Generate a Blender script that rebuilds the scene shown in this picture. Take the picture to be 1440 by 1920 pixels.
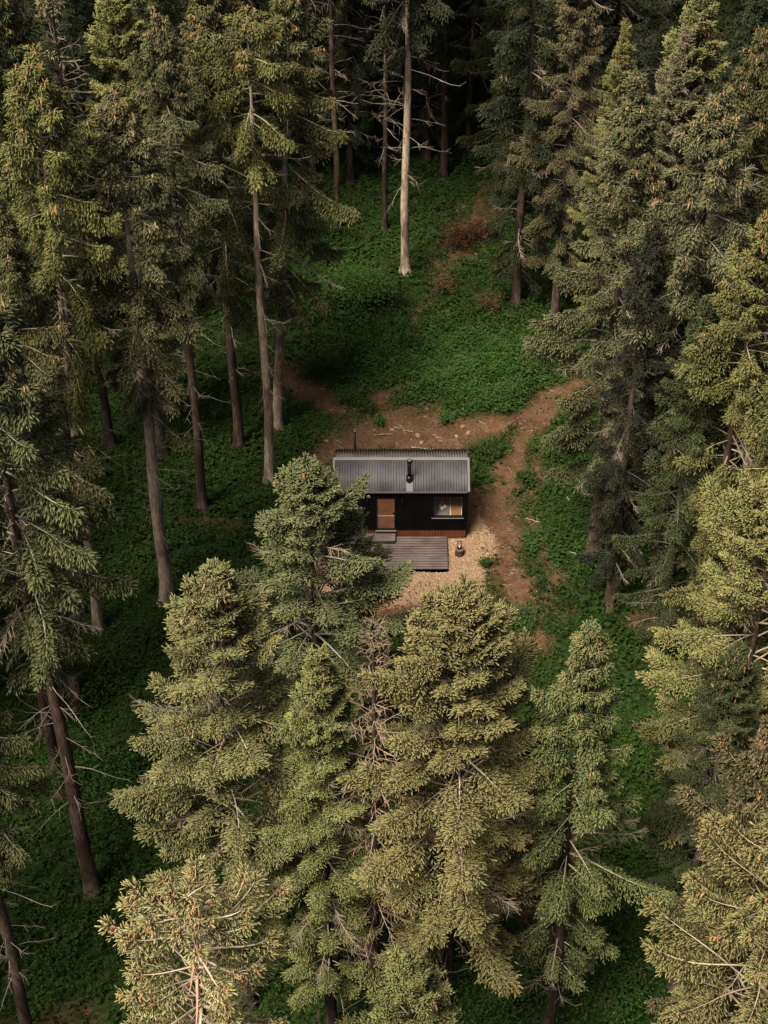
import bpy, math, random
import numpy as np
from mathutils import Vector
R = math.radians
sc = bpy.context.scene
for o in list(bpy.data.objects): bpy.data.objects.remove(o)

# ---------------------------------------------------------------- camera
CAM = Vector((0.0, -65.9, 61.4)); PITCH = R(43.0); FPX = 3500.0     # looking 43 degrees down
cam_d = bpy.data.cameras.new('camera'); cam = bpy.data.objects.new('camera', cam_d); sc.collection.objects.link(cam)
cam.location = CAM; cam.rotation_euler = (R(90) - PITCH, 0, 0)
cam_d.sensor_fit = 'VERTICAL'; cam_d.sensor_height = 24.0; cam_d.lens = FPX / 1920 * 24.0
cam_d.clip_start = 1.0; cam_d.clip_end = 3000
sc.camera = cam
# ---------------------------------------------------------------- sky and sun
SUN_EL, SUN_AZ = R(60), R(218)        # azimuth clockwise from +Y: the sun stands behind and left of the camera
w = bpy.data.worlds.new('World'); sc.world = w; w.use_nodes = True
nt = w.node_tree; nt.nodes.clear()
sky = nt.nodes.new('ShaderNodeTexSky'); sky.sky_type = 'NISHITA'; sky.sun_disc = False
sky.sun_elevation = SUN_EL; sky.sun_rotation = SUN_AZ; sky.air_density = 0.7; sky.dust_density = 6.0; sky.ozone_density = 0.3
bgn = nt.nodes.new('ShaderNodeBackground'); bgn.inputs['Strength'].default_value = 0.05
won = nt.nodes.new('ShaderNodeOutputWorld')
nt.links.new(sky.outputs[0], bgn.inputs[0]); nt.links.new(bgn.outputs[0], won.inputs[0])
sd = bpy.data.lights.new('sun', 'SUN'); sd.energy = 5.0; sd.angle = R(23); sd.color = (1.0, 0.90, 0.74)
so = bpy.data.objects.new('sun', sd); sc.collection.objects.link(so)
_dir = Vector((math.sin(SUN_AZ) * math.cos(SUN_EL), math.cos(SUN_AZ) * math.cos(SUN_EL), math.sin(SUN_EL)))
so.rotation_euler = _dir.to_track_quat('Z', 'Y').to_euler(); so.location = (0, -40, 90)
sc.view_settings.view_transform = 'Standard'; sc.view_settings.look = 'None'
sc.view_settings.exposure = 0.72; sc.view_settings.gamma = 1.0; sc.view_settings.use_curve_mapping = False
sc.render.engine = 'CYCLES'
sc.cycles.max_bounces = 6; sc.cycles.diffuse_bounces = 2; sc.cycles.transparent_max_bounces = 8

# ---------------------------------------------------------------- helpers
def at(px, py, z=0.0):
    """the point at height z seen at a pixel of the 1440 x 1920 photograph"""
    u = (px - 720) / FPX; v = (960 - py) / FPX
    c, s = math.cos(PITCH), math.sin(PITCH)
    d = Vector((u, c + v * s, -s + v * c))
    t = (z - CAM.z) / d.z
    return CAM + d * t
def at_y(px, py, y):
    u = (px - 720) / FPX; v = (960 - py) / FPX
    c, s = math.cos(PITCH), math.sin(PITCH)
    d = Vector((u, c + v * s, -s + v * c))
    return CAM + d * ((y - CAM.y) / d.y)

def link(o, parent=None):
    sc.collection.objects.link(o)
    if parent: o.parent = parent
    return o
def tag(o, label=None, cat=None, group=None, kind=None):
    if label: o['label'] = label
    if cat: o['category'] = cat
    if group: o['group'] = group
    if kind: o['kind'] = kind
    return o
def empty(name, loc, rz=0.0):
    o = bpy.data.objects.new(name, None); o.location = loc; o.rotation_euler = (0, 0, rz); o.empty_display_size = .3
    return link(o)

def np_mesh(name, V, T, mats, leaf=None, midx=None, smooth=True):
    me = bpy.data.meshes.new(name)
    V = np.ascontiguousarray(V, dtype=np.float32); T = np.ascontiguousarray(T, dtype=np.int32)
    me.vertices.add(len(V)); me.vertices.foreach_set('co', V.ravel())
    k = T.shape[1]
    me.loops.add(T.size); me.loops.foreach_set('vertex_index', T.ravel())
    me.polygons.add(len(T)); me.polygons.foreach_set('loop_start', np.arange(0, T.size, k, dtype=np.int32))
    me.polygons.foreach_set('use_smooth', np.full(len(T), smooth, dtype=bool))
    for m in mats: me.materials.append(m)
    if midx is not None: me.polygons.foreach_set('material_index', np.ascontiguousarray(midx, dtype=np.int32))
    if leaf is not None:
        a = me.attributes.new('leaf', 'FLOAT_COLOR', 'POINT')
        L = np.ones((len(V), 4), dtype=np.float32); L[:, :leaf.shape[1]] = leaf
        a.data.foreach_set('color', L.ravel())
    me.update(calc_edges=True); me.validate()
    return me
def norm(a): return a / np.maximum(np.linalg.norm(a, axis=-1, keepdims=True), 1e-9)

def vnoise(x, y, scale, seed=0):
    """smooth value noise, 0..1"""
    x = np.asarray(x, float) / scale; y = np.asarray(y, float) / scale
    xi = np.floor(x).astype(np.int64); yi = np.floor(y).astype(np.int64); fx = x - xi; fy = y - yi
    fx = fx * fx * (3 - 2 * fx); fy = fy * fy * (3 - 2 * fy)
    def h(a, b):
        n = (a * 374761393 + b * 668265263 + seed * 982451653) & 0xffffffff
        n = ((n ^ (n >> 13)) * 1274126177) & 0xffffffff
        return ((n ^ (n >> 16)) & 0xffff) / 65535.0
    return (h(xi, yi) * (1 - fx) + h(xi + 1, yi) * fx) * (1 - fy) + (h(xi, yi + 1) * (1 - fx) + h(xi + 1, yi + 1) * fx) * fy
def fbm(x, y, scale, seed=0, o=3):
    t = 0; a = 1; s = 0
    for i in range(o):
        t = t + a * vnoise(x, y, scale / 2 ** i, seed + i * 17); s += a; a *= .55
    return t / s

# ---------------------------------------------------------------- materials
def mat(name, color, rough=0.7, metal=0.0, spec=None):
    m = bpy.data.materials.new(name); m.use_nodes = True
    b = m.node_tree.nodes['Principled BSDF']
    b.inputs['Base Color'].default_value = (*color, 1); b.inputs['Roughness'].default_value = rough; b.inputs['Metallic'].default_value = metal
    if spec is not None: b.inputs['Specular IOR Level'].default_value = spec
    return m
def ramp(nt, stops, interp='LINEAR'):
    r = nt.nodes.new('ShaderNodeValToRGB'); cr = r.color_ramp; cr.interpolation = interp
    while len(cr.elements) < len(stops): cr.elements.new(0.5)
    for e, (p, c) in zip(cr.elements, stops): e.position = p; e.color = (*c, 1) if len(c) == 3 else c
    return r
def noise_node(nt, scale, detail=4, vec=None, rough=.55, dist=0):
    n = nt.nodes.new('ShaderNodeTexNoise'); n.inputs['Scale'].default_value = scale; n.inputs['Detail'].default_value = detail
    n.inputs['Roughness'].default_value = rough; n.inputs['Distortion'].default_value = dist
    if vec is not None: nt.links.new(vec, n.inputs['Vector'])
    return n
def coords(nt, scale=(1, 1, 1), kind='Object'):
    tc = nt.nodes.new('ShaderNodeTexCoord'); mp = nt.nodes.new('ShaderNodeMapping'); mp.inputs['Scale'].default_value = scale
    nt.links.new(tc.outputs[kind], mp.inputs[0]); return mp.outputs[0]
def mixc(nt, fac, a, b, mode='MIX'):
    m = nt.nodes.new('ShaderNodeMix'); m.data_type = 'RGBA'; m.blend_type = mode
    for sock, v in ((m.inputs[0], fac), (m.inputs[6], a), (m.inputs[7], b)):
        if isinstance(v, (int, float)): sock.default_value = v
        elif isinstance(v, tuple): sock.default_value = (*v, 1)
        else: nt.links.new(v, sock)
    return m.outputs[2]
def bump(nt, height, bsdf, strength=.5, dist=.02):
    b = nt.nodes.new('ShaderNodeBump'); b.inputs['Strength'].default_value = strength; b.inputs['Distance'].default_value = dist
    nt.links.new(height, b.inputs['Height']); nt.links.new(b.outputs[0], bsdf.inputs['Normal'])
def mathn(nt, op, a, b=0.0, clamp=False):
    m = nt.nodes.new('ShaderNodeMath'); m.operation = op; m.use_clamp = clamp
    for s, v in ((m.inputs[0], a), (m.inputs[1], b)):
        if isinstance(v, (int, float)): s.default_value = v
        else: nt.links.new(v, s)
    return m.outputs[0]

def foliage_mat(name, old, mid, young, trans=.12, bumps=True):
    """needles: each twig its own shade, the fresh growth at twig ends lighter"""
    m = mat(name, mid, .7, spec=.10); nt = m.node_tree; b = nt.nodes['Principled BSDF']
    at_ = nt.nodes.new('ShaderNodeAttribute'); at_.attribute_name = 'leaf'
    sep = nt.nodes.new('ShaderNodeSeparateColor'); nt.links.new(at_.outputs['Color'], sep.inputs[0])
    f = mathn(nt, 'ADD', mathn(nt, 'MULTIPLY', sep.outputs[0], .55), mathn(nt, 'MULTIPLY', sep.outputs[2], .45))
    c1 = ramp(nt, [(0.20, old), (.58, mid), (.95, tuple(min(1, (a + d) * .5) for a, d in zip(mid, young)))])
    nt.links.new(f, c1.inputs[0])
    c2 = mixc(nt, mathn(nt, 'MULTIPLY', mathn(nt, 'POWER', sep.outputs[1], 1.9), .72), c1.outputs[0], young)
    v = coords(nt); n = noise_node(nt, 45, 2, v)
    r = ramp(nt, [(.35, (.62, .62, .62)), (.65, (1.3, 1.3, 1.3))]); nt.links.new(n.outputs[0], r.inputs[0])
    c3 = mixc(nt, 1.0, c2, r.outputs[0], 'MULTIPLY')
    oi = nt.nodes.new('ShaderNodeObjectInfo'); c3 = mixc(nt, 1.0, c3, oi.outputs['Color'], 'MULTIPLY')    # one tone per tree, shade included for the dark wood
    nt.links.new(c3, b.inputs['Base Color'])
    if bumps: bump(nt, n.outputs[0], b, .9, .03)
    tr = nt.nodes.new('ShaderNodeBsdfTranslucent'); nt.links.new(c3, tr.inputs[0])
    mx = nt.nodes.new('ShaderNodeMixShader'); mx.inputs[0].default_value = trans
    nt.links.new(b.outputs[0], mx.inputs[1]); nt.links.new(tr.outputs[0], mx.inputs[2])
    nt.links.new(mx.outputs[0], nt.nodes['Material Output'].inputs[0])
    return m
FOL = foliage_mat('spruce_needles', (.007, .010, .004), (.035, .041, .015), (.39, .38, .175))
TONE = {'olive': (1, 1, 1), 'gold': (1.34, 1.32, 1.12), 'cream': (1.9, 1.98, 1.9), 'mint': (1.3, 1.42, 1.3), 'blue': (.98, 1.06, 1.02), 'deep': (.58, .68, .62), 'dark': (.34, .40, .48), 'grey': (1.25, 1.16, 1.5), 'bright': (1.5, 1.48, 1.3)}  # the dark tone puts the shaded wood's gloom into the needle colour
def bark_mat(name, dark, mid, pale, lich=.5):
    m = mat(name, mid, .9, spec=.15); nt = m.node_tree; b = nt.nodes['Principled BSDF']
    v = coords(nt, (9, 9, 1.6)); n = noise_node(nt, 1.5, 5, v, .65)
    r = ramp(nt, [(.3, dark), (.5, mid), (.72, pale)]); nt.links.new(n.outputs[0], r.inputs[0])
    v2 = coords(nt, (1, 1, .35)); n2 = noise_node(nt, 1.3, 3, v2)
    r2 = ramp(nt, [(lich, (.55, .5, .48)), (lich + .14, (1.25, 1.25, 1.2))]); nt.links.new(n2.outputs[0], r2.inputs[0])
    c = mixc(nt, 1.0, r.outputs[0], r2.outputs[0], 'MULTIPLY'); nt.links.new(c, b.inputs['Base Color'])
    bump(nt, n.outputs[0], b, .8, .05); return m
BARK = bark_mat('bark_brown', (0.02938, 0.02056, 0.01567), (0.08323, 0.0612, 0.04651), (0.1469, 0.1126, 0.08813), .42)
BARK_PALE = bark_mat('bark_pale', (0.1494, 0.1149, 0.08619), (0.3562, 0.2873, 0.2184), (0.5286, 0.4597, 0.3678), .40)
BARK_DARK = bark_mat('bark_dark', (0.0204, 0.01496, 0.01224), (0.051, 0.0374, 0.02856), (0.0952, 0.0748, 0.0578), .45)
def twig_mat(name, a, b_):
    m = mat(name, a, .85, spec=.15); nt = m.node_tree; b = nt.nodes['Principled BSDF']
    at_ = nt.nodes.new('ShaderNodeAttribute'); at_.attribute_name = 'leaf'
    sep = nt.nodes.new('ShaderNodeSeparateColor'); nt.links.new(at_.outputs['Color'], sep.inputs[0])
    oi = nt.nodes.new('ShaderNodeObjectInfo'); nt.links.new(mixc(nt, 1.0, mixc(nt, sep.outputs[0], a, b_), oi.outputs['Color'], 'MULTIPLY'), b.inputs['Base Color']); return m
WOOD = twig_mat('branch_wood', (.16, .125, .095), (.38, .33, .26))
DEADW = twig_mat('dead_twig', (0.1496, 0.1088, 0.0782), (0.34, 0.2856, 0.2244))
PINK = (1.35, 1.05, .95); TANCONE = (1.0, 1.25, 1.3)
DEADB = twig_mat('dead_brown', (0.068, 0.04624, 0.03264), (0.1564, 0.1122, 0.0816))
CONE = twig_mat('cone_orange', (.22, .105, .05), (.42, .25, .135))

# ---------------------------------------------------------------- tree pieces
# a twig: a needle covered finger, thin at its base and blunt at its end
def finger_template(n=4, rings=((.16, .55), (.62, 1.0), (.90, .62))):
    V = [(0, 0, 0)]
    for x, r in rings:
        for k in range(n):
            a = 2 * math.pi * k / n; V.append((x, r * math.cos(a), r * math.sin(a)))
    V.append((1, 0, 0)); T = []
    for k in range(n):
        k2 = (k + 1) % n
        T.append((0, 1 + k2, 1 + k))
        for q in range(len(rings) - 1):
            a, b = 1 + q * n, 1 + (q + 1) * n
            T += [(a + k, a + k2, b + k2), (a + k, b + k2, b + k)]
        e = 1 + (len(rings) - 1) * n
        T.append((e + k, e + k2, len(V) - 1))
    return np.array(V, float), np.array(T, int)
FV3, FT3 = finger_template(3, [(.62, 1.12)])
FV2, FT2 = finger_template(3, [(.34, .95), (.80, .85)])
FV4, FT4 = finger_template(4)
# the spiky kind: three crossed notched blades, so single needles show at the edge
def blade_template():
    V = []; T = []
    for k in range(3):
        a = math.pi * k / 3; c, s = math.cos(a), math.sin(a)
        base = len(V)
        V += [(0, 0, 0), (1, 0, 0)]
        for x, r in ((.25, .9), (.45, .35), (.62, 1.05), (.78, .4), (.93, .75)):
            V += [(x, r * c, r * s), (x - .02, -r * c, -r * s)]
        u = [base + 2 + 2 * i for i in range(5)]; d = [base + 3 + 2 * i for i in range(5)]
        T += [(base, u[0], u[1]), (base, d[1], d[0]), (base, u[1], d[1])]
        T += [(u[1], u[2], u[3]), (d[1], d[3], d[2]), (u[1], u[3], d[3]), (u[1], d[3], d[1])]
        T += [(u[3], u[4], base + 1), (d[3], base + 1, d[4]), (u[3], base + 1, d[3])]
    return np.array(V, float), np.array(T, int)
BV, BT = blade_template()

def instance(TV, TT, P, D, L, W, leaf, rng):
    """place the template at P along D, length L, half width W; leaf = (n,2) random shades"""
    n = len(P); D = norm(D)
    up = np.where(np.abs(D[:, 2:3]) > .95, np.array([[1., 0, 0]]), np.array([[0, 0, 1.]]))
    A = norm(np.cross(D, up)); B = np.cross(D, A)
    roll = rng.uniform(0, 2 * np.pi, (n, 1)); A, B = A * np.cos(roll) + B * np.sin(roll), B * np.cos(roll) - A * np.sin(roll)
    V = P[:, None, :] + D[:, None, :] * (TV[None, :, 0:1] * L[:, None, None]) \
        + A[:, None, :] * (TV[None, :, 1:2] * W[:, None, None]) + B[:, None, :] * (TV[None, :, 2:3] * W[:, None, None])
    T = TT[None] + (np.arange(n) * len(TV))[:, None, None]
    C = np.empty((n, len(TV), 3)); C[:, :, 0] = leaf[:, 0:1]; C[:, :, 1] = TV[None, :, 0]; C[:, :, 2] = leaf[:, 1:2]
    return V.reshape(-1, 3), T.reshape(-1, 3), C.reshape(-1, 3)

_a = [2 * math.pi * k / 3 for k in range(3)]
TUBV = np.array([(x, math.cos(a), math.sin(a)) for x in (0, 1) for a in _a], float)
TUBT = np.array([f for k in range(3) for f in ((k, (k + 1) % 3, 3 + (k + 1) % 3), (k, 3 + (k + 1) % 3, 3 + k))], int)
def sticks(A, B, ra, rb, shade):
    """three sided sticks from A to B with radii ra, rb"""
    n = len(A); D = B - A; L = np.linalg.norm(D, axis=1); Dn = norm(D)
    up = np.where(np.abs(Dn[:, 2:3]) > .95, np.array([[1., 0, 0]]), np.array([[0, 0, 1.]]))
    X = norm(np.cross(Dn, up)); Y = np.cross(Dn, X)
    r = np.where(TUBV[None, :, 0] > .5, rb[:, None], ra[:, None])[:, :, None]
    V = A[:, None] + Dn[:, None] * (TUBV[None, :, 0:1] * (L[:, None, None] * 1.02)) + X[:, None] * TUBV[None, :, 1:2] * r + Y[:, None] * TUBV[None, :, 2:3] * r
    T = TUBT[None] + (np.arange(n) * 6)[:, None, None]
    C = np.zeros((n, 6, 3)); C[:, :, 0] = shade[:, None]
    return V.reshape(-1, 3), T.reshape(-1, 3), C.reshape(-1, 3)

class Acc:
    def __init__(s): s.V = []; s.T = []; s.C = []; s.M = []; s.n = 0
    def add(s, vtc, mi=0):
        V, T, C = vtc
        if not len(V): return
        s.V.append(V); s.T.append(T + s.n); s.C.append(C); s.M.append(np.full(len(T), mi)); s.n += len(V)
    def mesh(s, name, mats, smooth=True):
        return np_mesh(name, np.concatenate(s.V), np.concatenate(s.T), mats, np.concatenate(s.C), np.concatenate(s.M), smooth)

def branch_curve(base, az, L, e0, e1, tipup, rng, n=9):
    """points along a primary branch: starts at elevation e0, sags to e1, turns up at its tip"""
    s = np.linspace(0, 1, n); el = e0 + (e1 - e0) * np.minimum(1, s * 1.5) + tipup * np.maximum(0, s - .6) / .4
    a = az + rng.normal(0, .10) * s * 1.5 + np.cumsum(rng.normal(0, .05, n))
    d = np.stack([np.cos(el) * np.cos(a), np.cos(el) * np.sin(a), np.sin(el)], 1)
    P = np.concatenate([[base], base + np.cumsum((d[:-1] + d[1:]) / 2 * (L / (n - 1)), 0)])
    return P, d
def lerp_curve(P, s):
    n = len(P) - 1; x = np.clip(s * n, 0, n - 1e-6); i = x.astype(int); f = (x - i)[:, None]
    return P[i] * (1 - f) + P[i + 1] * f

STYLES = {
 # hang: how far the side shoots hang down; up: rosettes turned to the light; fl/fw: twig length and half width
 'comb':  dict(e_top=.75, e_mid=.0, e_bot=-.45, tip=.60, slen=.10, smin=.26, step=.074, hang=1.30, up=.0, fl=.27, fw=.024, nf=11, per=5, dz=.60, lo=.26),
 'bushy': dict(e_top=.95, e_mid=.34, e_bot=-.12, tip=.40, slen=.17, smin=.26, step=.062, hang=.40, up=.32, fl=.21, fw=.0235, nf=12, per=6, dz=.54, lo=.36),
 'wide':  dict(e_top=.85, e_mid=.14, e_bot=-.34, tip=.55, slen=.14, smin=.26, step=.074, hang=.85, up=.12, fl=.235, fw=.025, nf=11, per=5, dz=.56, lo=.28),
 'arch':  dict(e_top=.60, e_mid=.22, e_bot=-.15, tip=.6,  slen=.15, smin=.24, step=.068, hang=.75, up=.08, fl=.20, fw=.021, nf=11, per=6, dz=.62, lo=.34),
 'thin':  dict(e_top=.7,  e_mid=.0, e_bot=-.35, tip=.5,  slen=.20, smin=.28, step=.15, hang=.90, up=.0, fl=.28, fw=.028, nf=6, per=4, dz=.60, lo=.3),
}
CROWNS = {}
def crown(key, style, H, start, Rm, seed, cone=.5, deadf=.10, top_pow=.72, keep=.88, detail='finger', only_top=None, dens=1.0, twig=1.0, wood=1.0, topfill=1.0, conemul=1):
    """meshes for a spruce of height H whose crown starts at start*H and reaches radius Rm"""
    rng = np.random.default_rng(seed); S = STYLES[style]
    acc, cones, dead = Acc(), Acc(), Acc(); cn = 0
    z = H - .25; zb = start * H; CL = H - zb
    TV, TT = (FV2, FT2) if detail == 'near' else (FV3, FT3)
    ph = rng.uniform(0, 6.28, 4); azo = rng.uniform(0, 6.28)
    while z > zb:
        t = (H - z) / CL
        prof = Rm * (min(1.0, t / .62) ** top_pow) * (1 - .55 * max(0, (t - .5) / .5) ** 1.3) + .12
        prof *= min(1.0, (t + .012) / .13) ** .45
        n_b = S['per'] if t > .06 else 5
        azo += 2.4 + rng.normal(0, .2); wl = rng.choice([.72, .88, 1.0, 1.1]) if t > .12 else 1.0
        for k in range(n_b):
            if rng.random() > keep - .35 * max(0, t - .55) / .45 and t > .1: continue
            az = azo + k * 2 * math.pi / n_b + rng.normal(0, .16)
            irr = wl * (1 + .14 * math.sin(az * 2 + ph[0] + z * .35) + .13 * math.sin(az * 3 + ph[1] - z * .6))
            L = max(.3, prof * irr * rng.uniform(.68, 1.08))
            zz = z + rng.uniform(-.5, .5) * S['dz']
            e0 = S['e_top'] + (S['e_mid'] - S['e_top']) * min(1, t / .35)
            if t > .35: e0 = S['e_mid'] + (S['e_bot'] - S['e_mid']) * (t - .35) / .65
            e0 += rng.normal(0, .09)
            P, D = branch_curve(np.array([0, 0, zz]), az, L, e0 + .12, e0 - .16 - .22 * S['hang'] * t, S['tip'], rng)
            isdead = rng.random() < deadf * (0.25 + 1.5 * t)
            r0 = (.010 + .011 * L) * wood
            nn = len(P)
            rr = np.linspace(r0, .006, nn)
            sh = rng.uniform(.2, 1)
            (dead if isdead else acc).add(sticks(P[:-1], P[1:], rr[:-1], rr[1:], np.full(nn - 1, sh)), 1 if not isdead else 0)
            # side shoots
            s_lo = .12 if L < 1.0 else S.get('lo', .34)
            ns = max(3, int(L * (1 - s_lo) / (S['step'] / dens)))
            s_i = np.repeat(s_lo + (1 - s_lo) * np.linspace(0, 1, ns) ** .75, 2) + rng.normal(0, .012, ns * 2)
            s_i = np.clip(s_i, .05, 1); side = np.tile([1., -1.], ns)
            B = lerp_curve(P, s_i); T_ = norm(lerp_curve(D, s_i))
            Sd = norm(np.cross(T_, [0, 0, 1.])) * side[:, None]
            phi = rng.uniform(.55, 1.05, ns * 2) * (1 - .55 * s_i ** 3)
            sl = (S['smin'] + S['slen'] * L * np.sin(np.pi * np.clip(.18 + .74 * s_i, 0, 1)) ** .8) * rng.uniform(.6, 1.2, ns * 2)
            hang = S['hang'] * rng.uniform(.5, 1.3, ns * 2)[:, None]
            sd0 = norm(T_ * np.cos(phi)[:, None] + Sd * np.sin(phi)[:, None])
            if isdead:
                m = rng.random(ns * 2) < min(1, .55 * twig)
                A = B[m]; d = norm(sd0[m] + rng.normal(0, .25, (m.sum(), 3)) - [0, 0, .25]); l = sl[m] * .9
                M1 = A + d * (l * .5)[:, None]; d2 = norm(d + rng.normal(0, .35, d.shape) - [0, 0, .3]); M2 = M1 + d2 * (l * .5)[:, None]
                q = np.full(len(A), .009 * twig)
                dead.add(sticks(A, M1, q, q * .8, rng.uniform(.1, 1, len(A)))); dead.add(sticks(M1, M2, q * .8, q * .4, rng.uniform(.1, 1, len(A))))
                d3 = norm(d + rng.normal(0, .6, d.shape)); dead.add(sticks(M1, M1 + d3 * (l * .35)[:, None], q * .7, q * .4, rng.uniform(.1, 1, len(A))))
                continue
            nf = S['nf']
            uj = (np.arange(nf) + .35)[None] / nf + rng.normal(0, .05, (ns * 2, nf)); uj = np.clip(uj, 0, 1)
            down = np.array([0, 0, -1.])
            Q = B[:, None] + sd0[:, None] * (uj * sl[:, None])[..., None] + down * ((uj ** 1.7) * (sl * hang[:, 0])[:, None])[..., None] * .8
            tg = norm(sd0[:, None] + down * (hang[:, None] * 1.25 * uj[..., None] ** .7))
            alt = np.where(np.arange(nf) % 2 == 0, 1., -1.)[None, :, None]
            sid2 = norm(np.cross(tg, [0, 0, 1.]) + 1e-4)
            spread = rng.uniform(.35, .85, (ns * 2, nf, 1)); spread[:, -1] *= .25
            fd = tg + sid2 * alt * spread + np.array([0, 0, 1.]) * S['up'] * rng.uniform(.3, 1.6, (ns * 2, nf, 1)) + rng.normal(0, .16, tg.shape)
            Lf = S['fl'] * rng.uniform(.5, 1.4, (ns * 2, nf)) * (.75 + .25 * min(1, L))
            Wf = S['fw'] * rng.uniform(.6, 1.35, (ns * 2, nf))
            msk = (rng.random((ns * 2, nf)) < .95).ravel()
            br = np.clip(rng.normal(.5, .22), 0, 1)
            lf = np.stack([np.clip(rng.random(ns * 2 * nf) * .75 + .45 * uj.ravel() ** 2, 0, 1), np.full(ns * 2 * nf, br)], 1)     # this year's shoots, at the ends, are lighter
            acc.add(instance(TV, TT, Q.reshape(-1, 3)[msk], fd.reshape(-1, 3)[msk], Lf.ravel()[msk], Wf.ravel()[msk], lf[msk], rng), 0)
            # shoots that sit along the top of the branch itself
            nt_ = max(2, int(L / .20 * topfill)); s2 = rng.uniform(.45, 1, nt_); B2 = lerp_curve(P, s2); T2 = norm(lerp_curve(D, s2))
            fd2 = T2 * .8 + rng.normal(0, .4, T2.shape) + [0, 0, .35]
            acc.add(instance(TV, TT, B2, fd2, np.full(nt_, S['fl'] * .7), np.full(nt_, S['fw'] * .9), np.stack([rng.random(nt_), np.full(nt_, br)], 1), rng), 0)
            # cones hang near branch ends in the upper crown
            pc = cone * max(0, 1.15 - t * 2.0)
            if rng.random() < pc:
                nc = (rng.integers(5, 12) if t > .12 else rng.integers(3, 8)) * conemul
                cs = np.clip(1 - np.abs(rng.normal(0, .05, nc)), .4, 1); Bc = lerp_curve(P, cs) + D[-1] * rng.uniform(.0, .22, (nc, 1)) + rng.normal(0, .08, (nc, 3)) * [1, 1, .6]
                dc = np.array([[0, 0, -1.]]) + D[-1] * [.35, .35, 0] + rng.normal(0, .18, (nc, 3))
                cones.add(instance(FV4, FT4, Bc, dc, rng.uniform(.17, .26, nc), rng.uniform(.028, .040, nc), rng.random((nc, 2)), rng)); cn += nc
        z -= S['dz'] * (.55 + .6 * min(1, t * 2.5))
    # leader
    nl = 46; zl = H - 1.1 * rng.random(nl); al = rng.uniform(0, 6.28, nl); el = rng.uniform(.35, 1.1, nl)
    acc.add(instance(TV, TT, np.stack([np.zeros(nl), np.zeros(nl), zl], 1), np.stack([np.cos(al) * np.cos(el), np.sin(al) * np.cos(el), np.sin(el)], 1),
                     rng.uniform(.12, .26, nl), np.full(nl, .034), rng.random((nl, 2)), rng), 0)
    # bare, drooping dead branches on the trunk below the crown
    zz = zb + 1.0
    while zz > .18 * H:
        for k in range(rng.integers(1, 4)):
            az = rng.uniform(0, 6.28); L = rng.uniform(.5, 2.0) * (.5 + .5 * zz / max(zb, 1)) * (1 if rng.random() < .8 else 1.5)
            P, D = branch_curve(np.array([0, 0, zz]), az, L, rng.uniform(-.1, .25), rng.uniform(-.75, -.2), .6, rng, 6)
            rr = np.linspace(.017, .004, 6); dead.add(sticks(P[:-1], P[1:], rr[:-1], rr[1:], np.full(5, rng.random())))
            m = rng.integers(3, 9); s = rng.uniform(.25, 1, m); A = lerp_curve(P, s); d = norm(lerp_curve(D, s) + rng.normal(0, .55, (m, 3)))
            dead.add(sticks(A, A + d * rng.uniform(.15, .5, (m, 1)), np.full(m, .006), np.full(m, .003), rng.random(m)))
        zz -= rng.uniform(.3, .75)
    CROWNS[key] = (acc.mesh('crown', [FOL, WOOD]), cones.mesh('cones', [CONE]) if cn else None, dead.mesh('dead_branches', [DEADW], False), H)
    return CROWNS[key]

def trunk_mesh(H, r0, seed, m):
    rng = np.random.default_rng(seed); n = 12; V = []; T = []
    zs = [-.4, 0, .25, .6, 1.2] + list(np.linspace(2.5, H, 14)); ph = rng.uniform(0, 6.28, 3)
    for i, z in enumerate(zs):
        t = max(0, z) / H; r = r0 * (1 - t) ** .8 * (1 + .55 * math.exp(-max(z, 0) / .45)) + .012
        cx = .10 * math.sin(z * .35 + ph[0]) * min(1, z / 4) * (1 - t); cy = .08 * math.sin(z * .4 + ph[1]) * min(1, z / 4) * (1 - t)
        for k in range(n):
            a = 2 * math.pi * k / n; rr = r * (1 + (.16 * math.exp(-max(z, 0) / .5) * math.sin(a * 4 + ph[2])) + rng.normal(0, .02))
            V.append((cx + rr * math.cos(a), cy + rr * math.sin(a), z))
    for i in range(len(zs) - 1):
        for k in range(n):
            a = i * n + k; b = i * n + (k + 1) % n; T.append((a, b, b + n, a + n))
    return np_mesh('trunk', np.array(V), np.array(T), [m])

SEED = [0]
def place_tree(name, label, key, base, H, lean=(0, 0), fol='olive', wood=None, bark=None, wid=1.0, group='spruces around the clearing', cat='spruce tree', r0=None, cones=True, dead=(1, 1, 1), conec=(1, 1, 1), rot=None, dead_on=True):
    cm, co, dd, Hc = CROWNS[key]; SEED[0] += 1; rnd = random.Random(SEED[0] * 7 + 3)
    root = empty(name, (base[0], base[1], gz(base[0], base[1])), 0)
    tag(root, label, cat, group)
    root.rotation_euler = (lean[1], lean[0], rnd.uniform(0, 6.28) if rot is None else rot)
    if lean != (0, 0):   # lean in world axes, then the spin
        from mathutils import Matrix
        M = Matrix.Rotation(lean[0], 3, 'Y') @ Matrix.Rotation(-lean[1], 3, 'X') @ Matrix.Rotation(root.rotation_euler.z, 3, 'Z')
        root.rotation_euler = M.to_euler()
    s = H / Hc
    tr = link(bpy.data.objects.new('trunk', trunk_mesh(H, r0 or (.016 * H * (.85 + .3 * rnd.random()) * .62), SEED[0], bark or BARK)), root)
    def part(nm, me, col):
        o = link(bpy.data.objects.new(nm, me), root); o.scale = (s * wid, s * wid, s); o.color = (*col, 1); return o
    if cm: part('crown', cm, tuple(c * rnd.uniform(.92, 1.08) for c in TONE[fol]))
    if co and cones: tag(part('cones', co, conec), kind='stuff')
    if dd and dead_on: tag(part('dead_branches', dd, dead), kind='stuff')
    return root

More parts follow.
